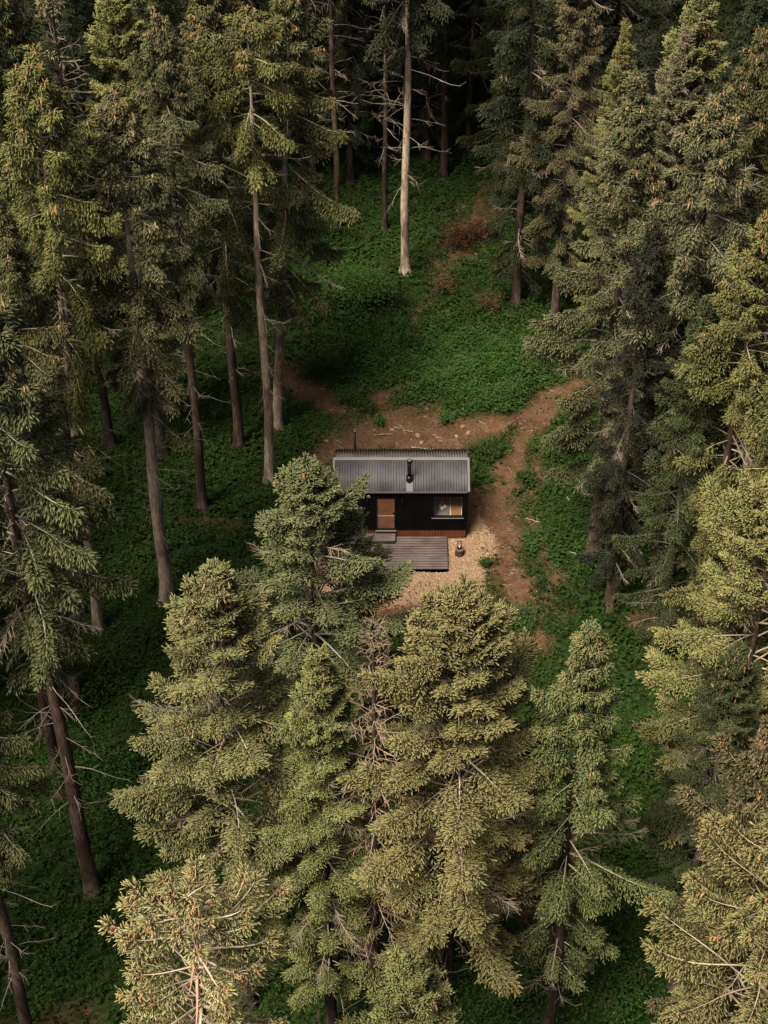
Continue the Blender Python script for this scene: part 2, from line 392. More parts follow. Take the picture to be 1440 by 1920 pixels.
# ---------------------------------------------------------------- ground
def gz(x, y):
    f = .55 * math.sin(x * .11 + .8) * math.sin(y * .09 + .3) + .25 * math.sin(x * .31 + y * .17) 
    d = max(0, min(1, (math.hypot(x - .9, (y - .2) * .9) - 6) / 8)); d = d * d * (3 - 2 * d)
    back = max(0, y - 12) * .0
    return float(f * d + back)
def gz_np(x, y):
    f = .55 * np.sin(x * .11 + .8) * np.sin(y * .09 + .3) + .25 * np.sin(x * .31 + y * .17)
    d = np.clip((np.hypot(x - .9, (y - .2) * .9) - 6) / 8, 0, 1); d = d * d * (3 - 2 * d)
    return f * d
def seg_dist(x, y, pts):
    best = np.full(np.shape(x), 1e9)
    for (x0, y0, r0), (x1, y1, r1) in zip(pts[:-1], pts[1:]):
        dx, dy = x1 - x0, y1 - y0; L2 = dx * dx + dy * dy + 1e-9
        t = np.clip(((x - x0) * dx + (y - y0) * dy) / L2, 0, 1)
        d = np.hypot(x - x0 - t * dx, y - y0 - t * dy) / (r0 + (r1 - r0) * t)
        best = np.minimum(best, d)
    return best
def P3(l): return [(*at(px, py)[:2], r) for px, py, r in l]
DIRT = [(P3([(590, 868, .7), (650, 835, 1.6), (720, 808, 2.4), (810, 812, 2.1), (890, 808, 1.3), (960, 790, .8), (1045, 750, .8), (1100, 730, .8)]), 1.0),
        (P3([(520, 700, .9), (580, 735, .9), (640, 770, .45)]), .95),
        (P3([(700, 790, 1.0), (700, 750, .8), (765, 725, .45)]), .8),
        (P3([(775, 640, .25), (790, 600, .3), (830, 560, .5), (850, 480, 1.4), (885, 420, 1.5), (930, 360, 1.2)]), .6),
        (P3([(1050, 745, .7), (1000, 810, .72), (955, 875, .8), (935, 940, 1.1), (932, 1000, 1.3), (955, 1070, .95), (985, 1130, .8), (1012, 1200, .7)]), 1.0),
        (P3([(1035, 830, .35), (1005, 900, .45), (1000, 960, .4), (1018, 1040, .4), (1050, 1100, .5)]), .7),
        (P3([(860, 1100, .9), (950, 1110, 1.1), (1040, 1140, .9)]), .72),
        (P3([(1215, 1175, .8), (1270, 1160, .7), (1330, 1190, .6)]), .8),
        (P3([(700, 1140, 1.5), (860, 1150, 1.6)]), .85),
        (P3([(600, 1480, 2.2), (760, 1560, 2.4), (1010, 1600, 2.0), (1040, 1700, 1.5)]), .8),
        (P3([(60, 1930, 1.2), (150, 1900, .8)]), .55),
        (P3([(330, 970, .5), (450, 985, .5)]), .5),
        (P3([(1100, 560, 1.0), (1190, 560, 1.2)]), .6)]
CHIPS = [(P3([(885, 925, .38), (892, 985, .5), (880, 1030, 1.0), (850, 1085, 1.2), (760, 1098, 1.1), (690, 1105, .9), (610, 1080, 1.0)]), 1.0)]
def masks(x, y):
    wx = x + (fbm(x, y, 2.2, 5) - .5) * 1.7; wy = y + (fbm(x, y, 2.2, 9) - .5) * 1.7
    d = np.zeros(np.shape(x)); c = np.zeros(np.shape(x))
    for pts, s in DIRT: d = np.maximum(d, s * np.clip(1.35 - seg_dist(wx, wy, pts) * .95, 0, 1))
    wx2 = x + (wx - x) * .5; wy2 = y + (wy - y) * .5
    for pts, s in CHIPS: c = np.maximum(c, s * np.clip(1.8 - seg_dist(wx2, wy2, pts) * 1.1, 0, 1))
    c = np.maximum(c, np.clip(1.3 - np.maximum(np.abs(x - .9) / 3.5, np.abs(y + .4) / 2.8) ** 3, 0, 1) * (y < 1.3))
    return d, c
def ax(lo, hi, st, far):
    a = list(np.arange(lo, hi + 1e-6, st)); d = st; l = lo; h = hi
    left = []; right = []
    while h < far: d *= 1.5; h += d; l -= d; right.append(h); left.append(l)
    return np.array(left[::-1] + a + right)
gx = ax(-30, 30, .22, 900); gy = ax(-46, 52, .25, 900)
X, Y = np.meshgrid(gx, gy); Z = gz_np(X, Y) + (fbm(X, Y, 1.3, 3) - .5) * .10
dm, cm_ = masks(X, Y)
nx, ny = len(gx), len(gy)
idx = np.arange(nx * ny).reshape(ny, nx)
Tq = np.stack([idx[:-1, :-1], idx[:-1, 1:], idx[1:, 1:], idx[1:, :-1]], -1).reshape(-1, 4)
gm = mat('forest_floor', (.05, .05, .02), .95, spec=.1)
nt_g = gm.node_tree; b = nt_g.nodes['Principled BSDF']
a_ = nt_g.nodes.new('ShaderNodeAttribute'); a_.attribute_name = 'leaf'; sp = nt_g.nodes.new('ShaderNodeSeparateColor'); nt_g.links.new(a_.outputs['Color'], sp.inputs[0])
v = coords(nt_g)
nA = noise_node(nt_g, .9, 6, v, .6); nB = noise_node(nt_g, 7, 5, v, .65); nC = noise_node(nt_g, 28, 3, v, .6); nD = noise_node(nt_g, 2.6, 4, v, .6)
green = ramp(nt_g, [(.3, (.012, .022, .006)), (.5, (.020, .042, .009)), (.7, (.045, .075, .016))]); nt_g.links.new(nB.outputs[0], green.inputs[0])
dirtc = ramp(nt_g, [(.28, (0.045, 0.0228, 0.0126)), (.44, (0.099, 0.0504, 0.0276)), (.56, (0.156, 0.087, 0.0498)), (.70, (0.24, 0.156, 0.102))])
nt_g.links.new(mathn(nt_g, 'ADD', mathn(nt_g, 'MULTIPLY', nA.outputs[0], .45), mathn(nt_g, 'MULTIPLY', nC.outputs[0], .55)), dirtc.inputs[0])
litter = ramp(nt_g, [(.3, (0.031, 0.0279, 0.01116)), (.6, (0.0744, 0.062, 0.02604)), (.8, (0.1116, 0.0868, 0.0372))]); nt_g.links.new(nB.outputs[0], litter.inputs[0])
chipc = ramp(nt_g, [(.3, (0.1683, 0.09537, 0.0561)), (.5, (0.2917, 0.1907, 0.1178)), (.68, (0.3815, 0.2693, 0.1795))]); nt_g.links.new(nC.outputs[0], chipc.inputs[0])
def thr(src, nz, k, lo, hi):
    s = mathn(nt_g, 'ADD', src, mathn(nt_g, 'MULTIPLY', mathn(nt_g, 'SUBTRACT', nz, .5), k))
    mr = nt_g.nodes.new('ShaderNodeMapRange'); mr.inputs[1].default_value = lo; mr.inputs[2].default_value = hi; nt_g.links.new(s, mr.inputs[0]); return mr.outputs[0]
c1 = mixc(nt_g, thr(sp.outputs[0], nD.outputs[0], 1.3, .12, .45), green.outputs[0], litter.outputs[0])
c2 = mixc(nt_g, thr(sp.outputs[0], nD.outputs[0], 2.2, .50, .95), c1, dirtc.outputs[0])
c3 = mixc(nt_g, thr(sp.outputs[1], nB.outputs[0], 1.2, .45, .7), c2, chipc.outputs[0])
nt_g.links.new(c3, b.inputs['Base Color'])
bump(nt_g, mathn(nt_g, 'ADD', nB.outputs[0], nC.outputs[0]), b, .8, .09)
gme = np_mesh('ground', np.stack([X, Y, Z], -1).reshape(-1, 3), Tq, [gm], np.stack([dm.ravel(), cm_.ravel(), np.zeros(nx * ny)], 1))
tag(link(bpy.data.objects.new('ground', gme)), kind='structure')

# --- low plants covering the ground: uncountable, one object
def leaf_field(name, n, box, seed, size, heightf, keepf, mats, tilt=.5):
    rng = np.random.default_rng(seed)
    x = rng.uniform(box[0], box[1], n); y = rng.uniform(box[2], box[3], n)
    # gather the leaves in plants
    k = keepf(x, y, rng); x = x[k]; y = y[k]; m = 5
    x = np.repeat(x, m) + rng.normal(0, .11, len(x) * m); y = np.repeat(y, m) + rng.normal(0, .11, len(y) * m); n = len(x)
    z = gz_np(x, y) + heightf(x, y) * rng.uniform(.25, 1, n)
    a = rng.uniform(0, 6.28, n); e = rng.normal(.1, tilt, n); s = size * rng.uniform(.45, 1.5, n) * (.6 + .8 * fbm(x, y, 1.6, 55))
    D = np.stack([np.cos(a) * np.cos(e), np.sin(a) * np.cos(e), np.sin(e)], 1); Sd = norm(np.cross(D, [0, 0, 1.])); N = np.cross(Sd, D)
    P = np.stack([x, y, z], 1)
    V = np.stack([P, P + D * (s * .5)[:, None] + Sd * (s * .32)[:, None] + N * (s * .10)[:, None], P + D * s[:, None] - N * (s * .12)[:, None],
                  P + D * (s * .5)[:, None] - Sd * (s * .32)[:, None] + N * (s * .10)[:, None]], 1).reshape(-1, 3)
    T = (np.arange(n) * 4)[:, None, None] + np.array([[0, 1, 2], [0, 2, 3]])[None]
    C = np.zeros((n, 4, 3)); C[:, :, 0] = rng.random(n)[:, None]; C[:, :, 2] = np.clip(fbm(x, y, 3.5, 77) * 1.8 - .4, 0, 1)[:, None]; C[:, 2, 1] = .6
    me = np_mesh(name, V, T.reshape(-1, 3), mats, C.reshape(-1, 3), smooth=False)
    return link(bpy.data.objects.new(name, me))
GREEN = foliage_mat('undergrowth', (0.00976, 0.02196, 0.00488), (0.0305, 0.06466, 0.01098), (0.08052, 0.1281, 0.02684), .3, False)
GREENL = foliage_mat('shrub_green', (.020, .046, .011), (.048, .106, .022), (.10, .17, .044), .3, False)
def k_plants(x, y, rng):
    d, c = masks(x, y); p = 1.0 - 1.25 * np.clip(d + (fbm(x, y, .9, 41) - .5) * 1.3, 0, 1) ** .8
    p = np.where(c > .35, .012, p)
    p = np.where((np.abs(x - .9) < 3.6) & (y > -5.0) & (y < 2.6), 0, p)
    return rng.random(len(x)) < p
hp = lambda x, y: .06 + .85 * np.clip(fbm(x, y, 3.0, 21) * 1.6 - .35, 0, 1) * np.clip(fbm(x, y, .8, 23) * 1.5, .3, 1.2)
gc = leaf_field('ground_cover', 120000, (-27, 27, -40, 52), 11, .155, hp, k_plants, [GREEN])
tag(gc, 'low dark green leafy undergrowth covering the forest floor', 'undergrowth', kind='stuff')
TANL = foliage_mat('dry_litter', (0.042, 0.027, 0.0132), (0.102, 0.063, 0.03), (0.216, 0.15, 0.078), .1, False)
def k_lit(x, y, rng):
    d, c = masks(x, y); p = np.clip((d + c * .5 - .2) * 1.1, 0, .8); return rng.random(len(x)) < np.where((np.abs(x - .9) < 3.4) & (y > -4.8) & (y < 1.3), 0, p)
tag(leaf_field('dry_litter', 26000, (-14, 16, -30, 30), 12, .075, lambda x, y: .05 + 0 * x, k_lit, [TANL], .25), 'dry leaves and needles strewn over the bare earth', 'leaf litter', kind='stuff')
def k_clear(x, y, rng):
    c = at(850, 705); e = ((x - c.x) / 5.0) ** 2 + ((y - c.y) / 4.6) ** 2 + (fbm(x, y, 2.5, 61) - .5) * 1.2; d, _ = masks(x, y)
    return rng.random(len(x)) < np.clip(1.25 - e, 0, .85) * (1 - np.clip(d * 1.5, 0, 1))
tag(leaf_field('clearing_lit_plants', 30000, (-5, 10, 4, 20), 31, .135, lambda x, y: .10 + .75 * np.clip(fbm(x, y, 1.5, 63) * 1.6 - .4, 0, 1), k_clear, [GREENL]), 'leafy plants on the slope behind the hut, green brightened for clearing light', 'plants', kind='stuff')  # lighter leaf colour puts the light of the clearing into the plants
def twig_litter():
    rng = np.random.default_rng(15); n = 9000; x = rng.uniform(-14, 14, n); y = rng.uniform(-18, 28, n); d, c = masks(x, y)
    k = rng.random(n) < np.clip(d * 1.3 - .1, .10, 1); k &= ~((np.abs(x - .9) < 3.4) & (y > -4.8) & (y < 1.3)); x = x[k]; y = y[k]; n = len(x)
    z = gz_np(x, y) + (fbm(x, y, 1.3, 3) - .5) * .10 + .02; a = rng.uniform(0, 6.28, n); L = rng.uniform(.10, .5, n) ** 1.2; A = np.stack([x, y, z], 1)
    D = np.stack([np.cos(a), np.sin(a), rng.normal(0, .12, n)], 1); M_ = A + D * (L * .5)[:, None]; a2 = a + rng.normal(0, .35, n); D2 = np.stack([np.cos(a2), np.sin(a2), rng.normal(0, .1, n)], 1)
    r = rng.uniform(.006, .016, n); ac = Acc(); sh = rng.random(n); ac.add(sticks(A, M_, r, r * .8, sh)); ac.add(sticks(M_, M_ + D2 * (L * .5)[:, None], r * .8, r * .4, sh))
    return ac.mesh('twig_litter', [DEADW], False)
tag(link(bpy.data.objects.new('twig_litter', twig_litter())), 'thin dry twigs strewn over the bare earth and tracks', 'twig litter', kind='stuff')
def k_low(x, y, rng):
    d, c = masks(x, y); p = np.clip(1 - np.abs(d - .45) / .45, 0, 1) * (fbm(x, y, .7, 91) > .5) * .9; return rng.random(len(x)) < np.where((np.abs(x - .9) < 3.5) & (y > -5) & (y < 1.6) | (c > .3), 0, p)
LOWG = foliage_mat('low_grass', (.022, .030, .010), (.055, .072, .022), (.12, .13, .05), .2, False)
tag(leaf_field('thin_grass', 60000, (-12, 15, -16, 26), 14, .11, lambda x, y: .07 + 0 * x, k_low, [LOWG], .7), 'thin olive grass creeping over the edges of the bare earth', 'grass', kind='stuff')
# --- wood chips around the hut
def chips_field():
    rng = np.random.default_rng(5); n = 70000
    x = rng.uniform(-5, 7, n); y = rng.uniform(-6, 3.5, n); d, c = masks(x, y)
    k = rng.random(n) < np.clip(c * 1.4 - .35, 0, 1) * .9; x = x[k]; y = y[k]; n = len(x)
    z = gz_np(x, y) + (fbm(x, y, 1.3, 3) - .5) * .10 + rng.uniform(.0, .03, n)
    a = rng.uniform(0, 6.28, n); e = rng.normal(0, .35, n); D = np.stack([np.cos(a) * np.cos(e), np.sin(a) * np.cos(e), np.sin(e)], 1)
    return instance(TUBV[:, [0, 1, 2]], TUBT, np.stack([x, y, z], 1), D, rng.uniform(.03, .085, n), rng.uniform(.006, .013, n), rng.random((n, 2)), rng)
CHIP = twig_mat('wood_chip', (0.2428, 0.1445, 0.08092), (0.474, 0.3468, 0.2428))
V_, T_, C_ = chips_field()
tag(link(bpy.data.objects.new('wood_chips', np_mesh('wood_chips', V_, T_, [CHIP], C_, smooth=False))), 'pale orange wood chips spread around the hut and its deck', 'wood chips', kind='stuff')

# ---------------------------------------------------------------- the hut
class Box:
    def __init__(s): s.V = []; s.F = []
    def box(s, x0, x1, y0, y1, z0, z1):
        n = len(s.V); s.V += [(x, y, z) for z in (z0, z1) for y in (y0, y1) for x in (x0, x1)]
        s.F += [tuple(n + i for i in f) for f in ((0, 2, 3, 1), (4, 5, 7, 6), (0, 1, 5, 4), (2, 6, 7, 3), (0, 4, 6, 2), (1, 3, 7, 5))]
    def quad(s, *p): n = len(s.V); s.V += list(p); s.F.append((n, n + 1, n + 2, n + 3))
    def tube(s, p0, p1, r0, r1=None, n=16, cap=True):
        r1 = r0 if r1 is None else r1; a = Vector(p0); b_ = Vector(p1); d = (b_ - a).normalized()
        up = Vector((1, 0, 0)) if abs(d.z) > .9 else Vector((0, 0, 1)); X_ = d.cross(up).normalized(); Y_ = d.cross(X_); k0 = len(s.V)
        for p, r in ((a, r0), (b_, r1)):
            for k in range(n): t = 2 * math.pi * k / n; s.V.append(tuple(p + X_ * (r * math.cos(t)) + Y_ * (r * math.sin(t))))
        for k in range(n): s.F.append((k0 + k, k0 + n + k, k0 + n + (k + 1) % n, k0 + (k + 1) % n))
        if cap: s.F.append(tuple(k0 + k for k in range(n))); s.F.append(tuple(k0 + n + k for k in reversed(range(n))))
    def obj(s, name, m, parent=None, off=(0, 0, 0), smooth=False, bevel=0.0):
        me = bpy.data.meshes.new(name); me.from_pydata([(v[0] - off[0], v[1] - off[1], v[2] - off[2]) for v in s.V], [], s.F); me.materials.append(m); me.validate()
        if smooth:
            me.polygons.foreach_set('use_smooth', [len(p.vertices) < 5 for p in me.polygons])
        o = link(bpy.data.objects.new(name, me), parent)
        if bevel:
            bv = o.modifiers.new('bevel', 'BEVEL'); bv.width = bevel; bv.segments = 2; bv.limit_method = 'ANGLE'
        return o
def grain_mat(name, a, b_, scale=(3, 40, 40), rough=.6, strength=.25, spec=.3):
    m = mat(name, a, rough, spec=spec); nt = m.node_tree; b = nt.nodes['Principled BSDF']
    v = coords(nt, scale); n = noise_node(nt, 1.0, 5, v, .6); r = ramp(nt, [(.3, a), (.7, b_)]); nt.links.new(n.outputs[0], r.inputs[0])
    n2 = noise_node(nt, 1.1, 3, coords(nt)); r2 = ramp(nt, [(.35, (.75, .75, .75)), (.65, (1.2, 1.2, 1.2))]); nt.links.new(n2.outputs[0], r2.inputs[0])
    nt.links.new(mixc(nt, 1.0, r.outputs[0], r2.outputs[0], 'MULTIPLY'), b.inputs['Base Color']); bump(nt, n.outputs[0], b, strength, .01); return m
BLACK = grain_mat('charred_cladding', (.0022, .002, .002), (.0045, .004, .004), (40, 40, 3), .85, .3, .03)
ROOFM = grain_mat('roof_steel', (.064, .062, .071), (.084, .081, .090), (1, 1, 1), .55, .05, .35)
nt = ROOFM.node_tree; b = nt.nodes['Principled BSDF']    # faint rust bloom near the eaves
ROOFB = grain_mat('roof_steel_back', (0.07, 0.0625, 0.0575), (0.095, 0.085, 0.075), (1, 1, 1), .6, .05, .3)
TRIM = mat('roof_trim', (.105, .10, .108), .5, spec=.35)
DARKM = mat('black_metal', (.006, .007, .008), .38, .3, spec=.4)
SLATM = grain_mat('larch_slats', (0.084, 0.0252, 0.0108), (0.18, 0.066, 0.0288), (40, 40, 4), .55)
DOORM = grain_mat('door_view_timber', (0.085, 0.034, 0.015), (0.16, 0.072, 0.032), (3, 40, 30), .4, .2, .5)
DOORD = grain_mat('door_view_dull', (0.0935, 0.04125, 0.0231), (0.1485, 0.06875, 0.04125), (3, 40, 30), .5, .2, .4)
DECKM = grain_mat('deck_board', (0.0651, 0.04836, 0.05084), (0.1271, 0.0961, 0.093), (2.5, 30, 30), .62, .25, .35)
DECKS = mat('deck_frame', (.012, .010, .010), .8)
INM = grain_mat('interior_ply', (0.252, 0.12, 0.054), (0.372, 0.198, 0.096), (3, 30, 30), .5)
FABB = grain_mat('brown_blanket', (.20, .155, .135), (.32, .26, .23), (30, 30, 30), .9)
FABO = grain_mat('orange_throw', (.36, .15, .06), (.50, .23, .10), (20, 20, 20), .85)
FABW = grain_mat('white_linen', (.72, .68, .64), (.84, .80, .76), (14, 14, 14), .9)
FABG = grain_mat('grey_print', (.16, .14, .13), (.40, .36, .34), (18, 18, 18), .9)
GLASS = bpy.data.materials.new('window_glass'); GLASS.use_nodes = True; nt = GLASS.node_tree; nt.nodes.clear()
_o = nt.nodes.new('ShaderNodeOutputMaterial'); _t = nt.nodes.new('ShaderNodeBsdfTransparent'); _g = nt.nodes.new('ShaderNodeBsdfGlossy'); _g.inputs['Roughness'].default_value = .02
_lw = nt.nodes.new('ShaderNodeLayerWeight'); _f = nt.nodes.new('ShaderNodeMath'); _f.operation = 'POWER'; nt.links.new(_lw.outputs['Facing'], _f.inputs[0]); _f.inputs[1].default_value = 3.0; _m = nt.nodes.new('ShaderNodeMixShader'); _t.inputs[0].default_value = (.93, .94, .94, 1)
nt.links.new(_f.outputs[0], _m.inputs[0]); nt.links.new(_t.outputs[0], _m.inputs[1]); nt.links.new(_g.outputs[0], _m.inputs[2]); nt.links.new(_m.outputs[0], _o.inputs[0])

HX0, HX1, HYF, HYB, HZ0, HZ1 = -2.33, 3.92, -1.95, .85, .60, 3.12     # body
EYF, EYB, EZ, RY, RZ = -2.06, .96, 3.14, -.55, 3.92                   # eaves and ridge
hut = tag(empty('timber_hut', (.8, -.55, 0)), 'small black timber hut with grey corrugated roof in the clearing', 'hut')
HO = (.8, -.55, 0)
def pxz(px, py, y=HYF): p = at_y(px, py, y); return p.x, p.z
d0x, d0z = pxz(706, 991); d1x, d1z = pxz(741, 934)
w0x, w0z = pxz(812.5, 970); w1x, w1z = pxz(869, 932)
s0x, s0z = pxz(640, 950); s1x, s1z = pxz(677, 931)
openings = [(d0x, d1x, HZ0 + .04, d1z), (w0x, w1x, w0z, w1z), (s0x, s1x, s0z, s1z)]
B_ = Box(); xs = list(np.arange(HX0, HX1, .145)) + [HX1]
for o_ in openings: xs += [o_[0], o_[1]]
xs = sorted(set(round(x, 4) for x in xs)); ri = random.Random(4)
for x0, x1 in zip(xs[:-1], xs[1:]):
    if x1 - x0 < .012: continue
    xm = (x0 + x1) / 2; cuts = [(HZ0, HZ1)]; yo = HYF + ri.uniform(0, .006)
    for a, b2, c, d in openings:
        if a < xm < b2: cuts = [q for z0, z1 in cuts for q in ((z0, min(z1, c)), (max(z0, d), z1)) if q[1] - q[0] > .01]
    for z0, z1 in cuts: B_.box(x0 + .003, x1 - .003, yo, HYF + .03, z0, z1)
for a0, a1, c0, c1 in ((HX0, s0x, HZ0, HZ1), (s0x, s1x, HZ0, s0z), (s0x, s1x, s1z, HZ1), (s1x, d0x, HZ0, HZ1), (d0x, d1x, d1z, HZ1), (d1x, w0x, HZ0, HZ1), (w0x, w1x, HZ0, w0z), (w0x, w1x, w1z, HZ1), (w1x, HX1, HZ0, HZ1)):
    B_.box(a0 + .004, a1 - .004, HYF + .031, HYF + .12, c0 + .002, c1 - .002)
wall = B_.obj('wall', BLACK, hut, HO)
B_ = Box()
B_.box(HX0, HX0 + .12, HYF + .125, HYB, HZ0, HZ1); B_.box(HX1 - .12, HX1, HYF + .125, HYB, HZ0, HZ1); B_.box(HX0 + .125, HX1 - .125, HYB - .12, HYB, HZ0, HZ1)
for x0 in (HX0 + .002, HX1 - .118):          # gables
    n = len(B_.V); B_.V += [(x0, HYF + .02, HZ1 + .002), (x0, HYB - .02, HZ1 + .002), (x0, RY, RZ - .10), (x0 + .116, HYF + .02, HZ1 + .002), (x0 + .116, HYB - .02, HZ1 + .002), (x0 + .116, RY, RZ - .10)]
    B_.F += [(n, n + 2, n + 1), (n + 3, n + 4, n + 5), (n, n + 1, n + 4, n + 3), (n + 1, n + 2, n + 5, n + 4), (n + 2, n, n + 3, n + 5)]
B_.obj('side_wall', BLACK, hut, HO)
B_ = Box(); B_.box(HX0 + .13, HX1 - .13, HYF + .13, HYB - .13, HZ0 - .05, HZ0 + .03); B_.box(HX0 + .13, HX1 - .13, HYB - .16, HYB - .125, HZ0 + .04, HZ1)
B_.obj('interior_lining', INM, hut, HO)
# roof: two corrugated sheets
def sheet(y0, z0, y1, z1, x0, x1, m, name):
    k = 8; pitch = .126; n = int((x1 - x0) / pitch * k); V = []; Fc = []; nrm = Vector((0, -(z1 - z0), (y1 - y0))).normalized()
    if nrm.z < 0: nrm = -nrm
    for i in range(n + 1):
        x = x0 + (x1 - x0) * i / n; h = .034 * max(-1, min(1, 1.5 * math.cos((x - x0) / pitch * 2 * math.pi)))
        for y, z in ((y0, z0), (y1, z1)):
            for th in (0, -.012): V.append((x - HO[0], y + nrm.y * (h + th) - HO[1], z + nrm.z * (h + th)))
    for i in range(n):
        a = i * 4; c = a + 4; Fc += [(a, c, c + 2, a + 2), (a + 1, a + 3, c + 3, c + 1), (a, a + 1, c + 1, c), (a + 2, c + 2, c + 3, a + 3)]
    me = bpy.data.meshes.new(name); me.from_pydata(V, [], Fc); me.materials.append(m); me.polygons.foreach_set('use_smooth', [i % 4 < 2 for i in range(len(Fc))]); me.validate()
    return link(bpy.data.objects.new(name, me), hut)
rf = sheet(EYF, EZ, RY, RZ, HX0 - .02, HX1 + .02, ROOFM, 'roof')
rb = sheet(EYB, EZ, RY, RZ, HX0 + .05, HX1 - .02, ROOFB, 'roof')
B_ = Box()
def strip(x0, x1, y0, z0, y1, z1, t=.03, lift=.022):
    """a board lying on a roof slope"""
    nn = Vector((0, -(z1 - z0), (y1 - y0))).normalized(); nn = nn if nn.z > 0 else -nn
    P = [Vector((x, y, z)) + nn * l for l in (lift, lift + t) for (y, z) in ((y0, z0), (y1, z1)) for x in (x0, x1)]
    n = len(B_.V); B_.V += [tuple(p) for p in P]; B_.F += [tuple(n + i for i in f) for f in ((0, 2, 3, 1), (4, 5, 7, 6), (0, 1, 5, 4), (2, 6, 7, 3), (0, 4, 6, 2), (1, 3, 7, 5))]
def sl(t): return EYF + (RY - EYF) * t, EZ + (RZ - EZ) * t
strip(HX0 - .05, HX1 + .06, *sl(.915), *sl(1.0)); B_.obj('ridge_cap', TRIM, hut, HO)
B_ = Box(); strip(HX0 - .05, HX0 + .05, *sl(-.005), *sl(.912)); strip(HX1 - .04, HX1 + .062, *sl(-.005), *sl(.912)); B_.box(HX0 + .052, HX1 - .042, EYF - .028, EYF - .003, EZ - .06, EZ + .018)
B_.obj('edge_trim', TRIM, hut, HO)
B_ = Box()
for i in range(int((HX1 - HX0 - .06) / .074)):
    x = HX0 + .05 + i * .074; B_.box(x, x + .048, HYF + .03, HYF + .055, .02, HZ0 - .012)
B_.obj('skirt_slats', SLATM, hut, HO)
B_ = Box(); B_.box(HX0 + .04, HX1 - .04, HYF + .07, HYB - .05, .0, HZ0 - .06); B_.obj('underframe', DECKS, hut, HO)
# door: boards and rail stand in for interior seen through glazing; frame, handle, threshold
dz0 = HZ0 + .05; zm = dz0 + (d1z - dz0) * .40
door = Box(); nb = 8
for i in range(nb):
    a = zm + .07 + (d1z - .03 - zm - .07) * i / nb; door.box(d0x + .03, d1x - .03, HYF + .045, HYF + .085, a + .002, a + (d1z - .03 - zm - .07) / nb - .002)
do = door.obj('door', DOORM, hut, HO)
B_ = Box(); B_.box(d0x + .03, d1x - .03, HYF + .047, HYF + .083, dz0 + .03, zm - .004); B_.obj('lower_view_panel', DOORD, do)
bpy.data.objects['lower_view_panel'].location = (-HO[0], -HO[1], 0)
B_ = Box(); B_.box(d0x + .03, d1x - .03, HYF + .035, HYF + .088, zm, zm + .066); o_ = B_.obj('door_floor_band', INM, do); o_.location = (-HO[0], -HO[1], 0)
B_ = Box(); B_.box(d0x + .002, d0x + .028, HYF - .004, HYF + .11, dz0, d1z - .002); B_.box(d1x - .028, d1x - .002, HYF - .004, HYF + .11, dz0, d1z - .002); B_.box(d0x + .03, d1x - .03, HYF - .002, HYF + .10, d1z - .028, d1z - .003)
o_ = B_.obj('door_frame', DARKM, do); o_.location = (-HO[0], -HO[1], 0)
B_ = Box(); B_.box(d1x - .09, d1x - .065, HYF + .0, HYF + .018, dz0 + .95, dz0 + 1.12); B_.box(d1x - .086, d1x - .070, HYF + .018, HYF + .044, dz0 + 1.02, dz0 + 1.05); o_ = B_.obj('handle', DARKM, do); o_.location = (-HO[0], -HO[1], 0)
B_ = Box(); B_.box(d0x - .03, d1x + .05, HYF - .09, HYF - .003, HZ0 - .035, HZ0 + .0); B_.obj('threshold', TRIM, hut, HO)
def window(x0, x1, z0, z1, sill):
    f = Box(); t = .045; ya, yb = HYF - .006, HYF + .10
    f.box(x0 + .002, x1 - .002, ya, yb, z1 - t, z1 - .002); f.box(x0 + .002, x1 - .002, ya, yb, z0 + .002, z0 + t); f.box(x0 + .002, x0 + t, ya + .002, yb - .002, z0 + t + .001, z1 - t - .001); f.box(x1 - t, x1 - .002, ya + .002, yb - .002, z0 + t + .001, z1 - t - .001)
    wo = f.obj('window', DARKM, hut, HO)
    g = Box(); g.box(x0 + t, x1 - t, HYF + .05, HYF + .056, z0 + t, z1 - t); go = g.obj('pane', GLASS, wo); go.location = (-HO[0], -HO[1], 0)
    if sill: g = Box(); g.box(x0 - .08, x1 + .05, HYF - .055, HYF - .008, z0 - .05, z0 - .026); so_ = g.obj('sill', TRIM, wo); so_.location = (-HO[0], -HO[1], 0)
window(*openings[1], True); window(*openings[2], True)
# flues
def flue_front():
    x = pxz(768, 900)[0]; y = -1.55; z = EZ + (RZ - EZ) * (y - EYF) / (RY - EYF)
    f = Box(); f.tube((x, y, z - .05), (x, y, z + .26), .165, .135, 20); f.tube((x, y, z + .262), (x, y, z + 1.16), .088, .088, 20); f.tube((x, y, z + .26), (x, y, z + .31), .15, .10, 20, False)
    o = f.obj('front_flue', DARKM, hut, HO, True)
    c = Box(); c.tube((x, y, z + 1.12), (x, y, z + 1.17), .12, .125, 20); c.tube((x, y, z + 1.172), (x, y, z + 1.25), .128, .115, 20); co = c.obj('cowl', DARKM, o, (0, 0, 0), True); co.location = (-HO[0], -HO[1], 0)
    c = Box(); c.tube((x, y, z + 1.252), (x, y, z + 1.262), .085, .08, 20); co = c.obj('cowl_plate', TRIM, o, (0, 0, 0), True); co.location = (-HO[0], -HO[1], 0)
    global B_
    B_ = Box(); strip(x - .155, x + .155, *sl(.005), *sl(.30), .01, .024); B_.obj('flashing', TRIM, hut, HO)
flue_front()
pz = at_y(665, 810, HYB + .16); f = Box(); f.tube((pz.x, HYB + .16, .5), (pz.x, HYB + .16, pz.z), .058, .058, 14); f.tube((pz.x, HYB + .16, pz.z), (pz.x, HYB + .16, pz.z + .05), .072, .06, 14)
o_ = f.obj('rear_flue', DARKM, hut, HO, True)
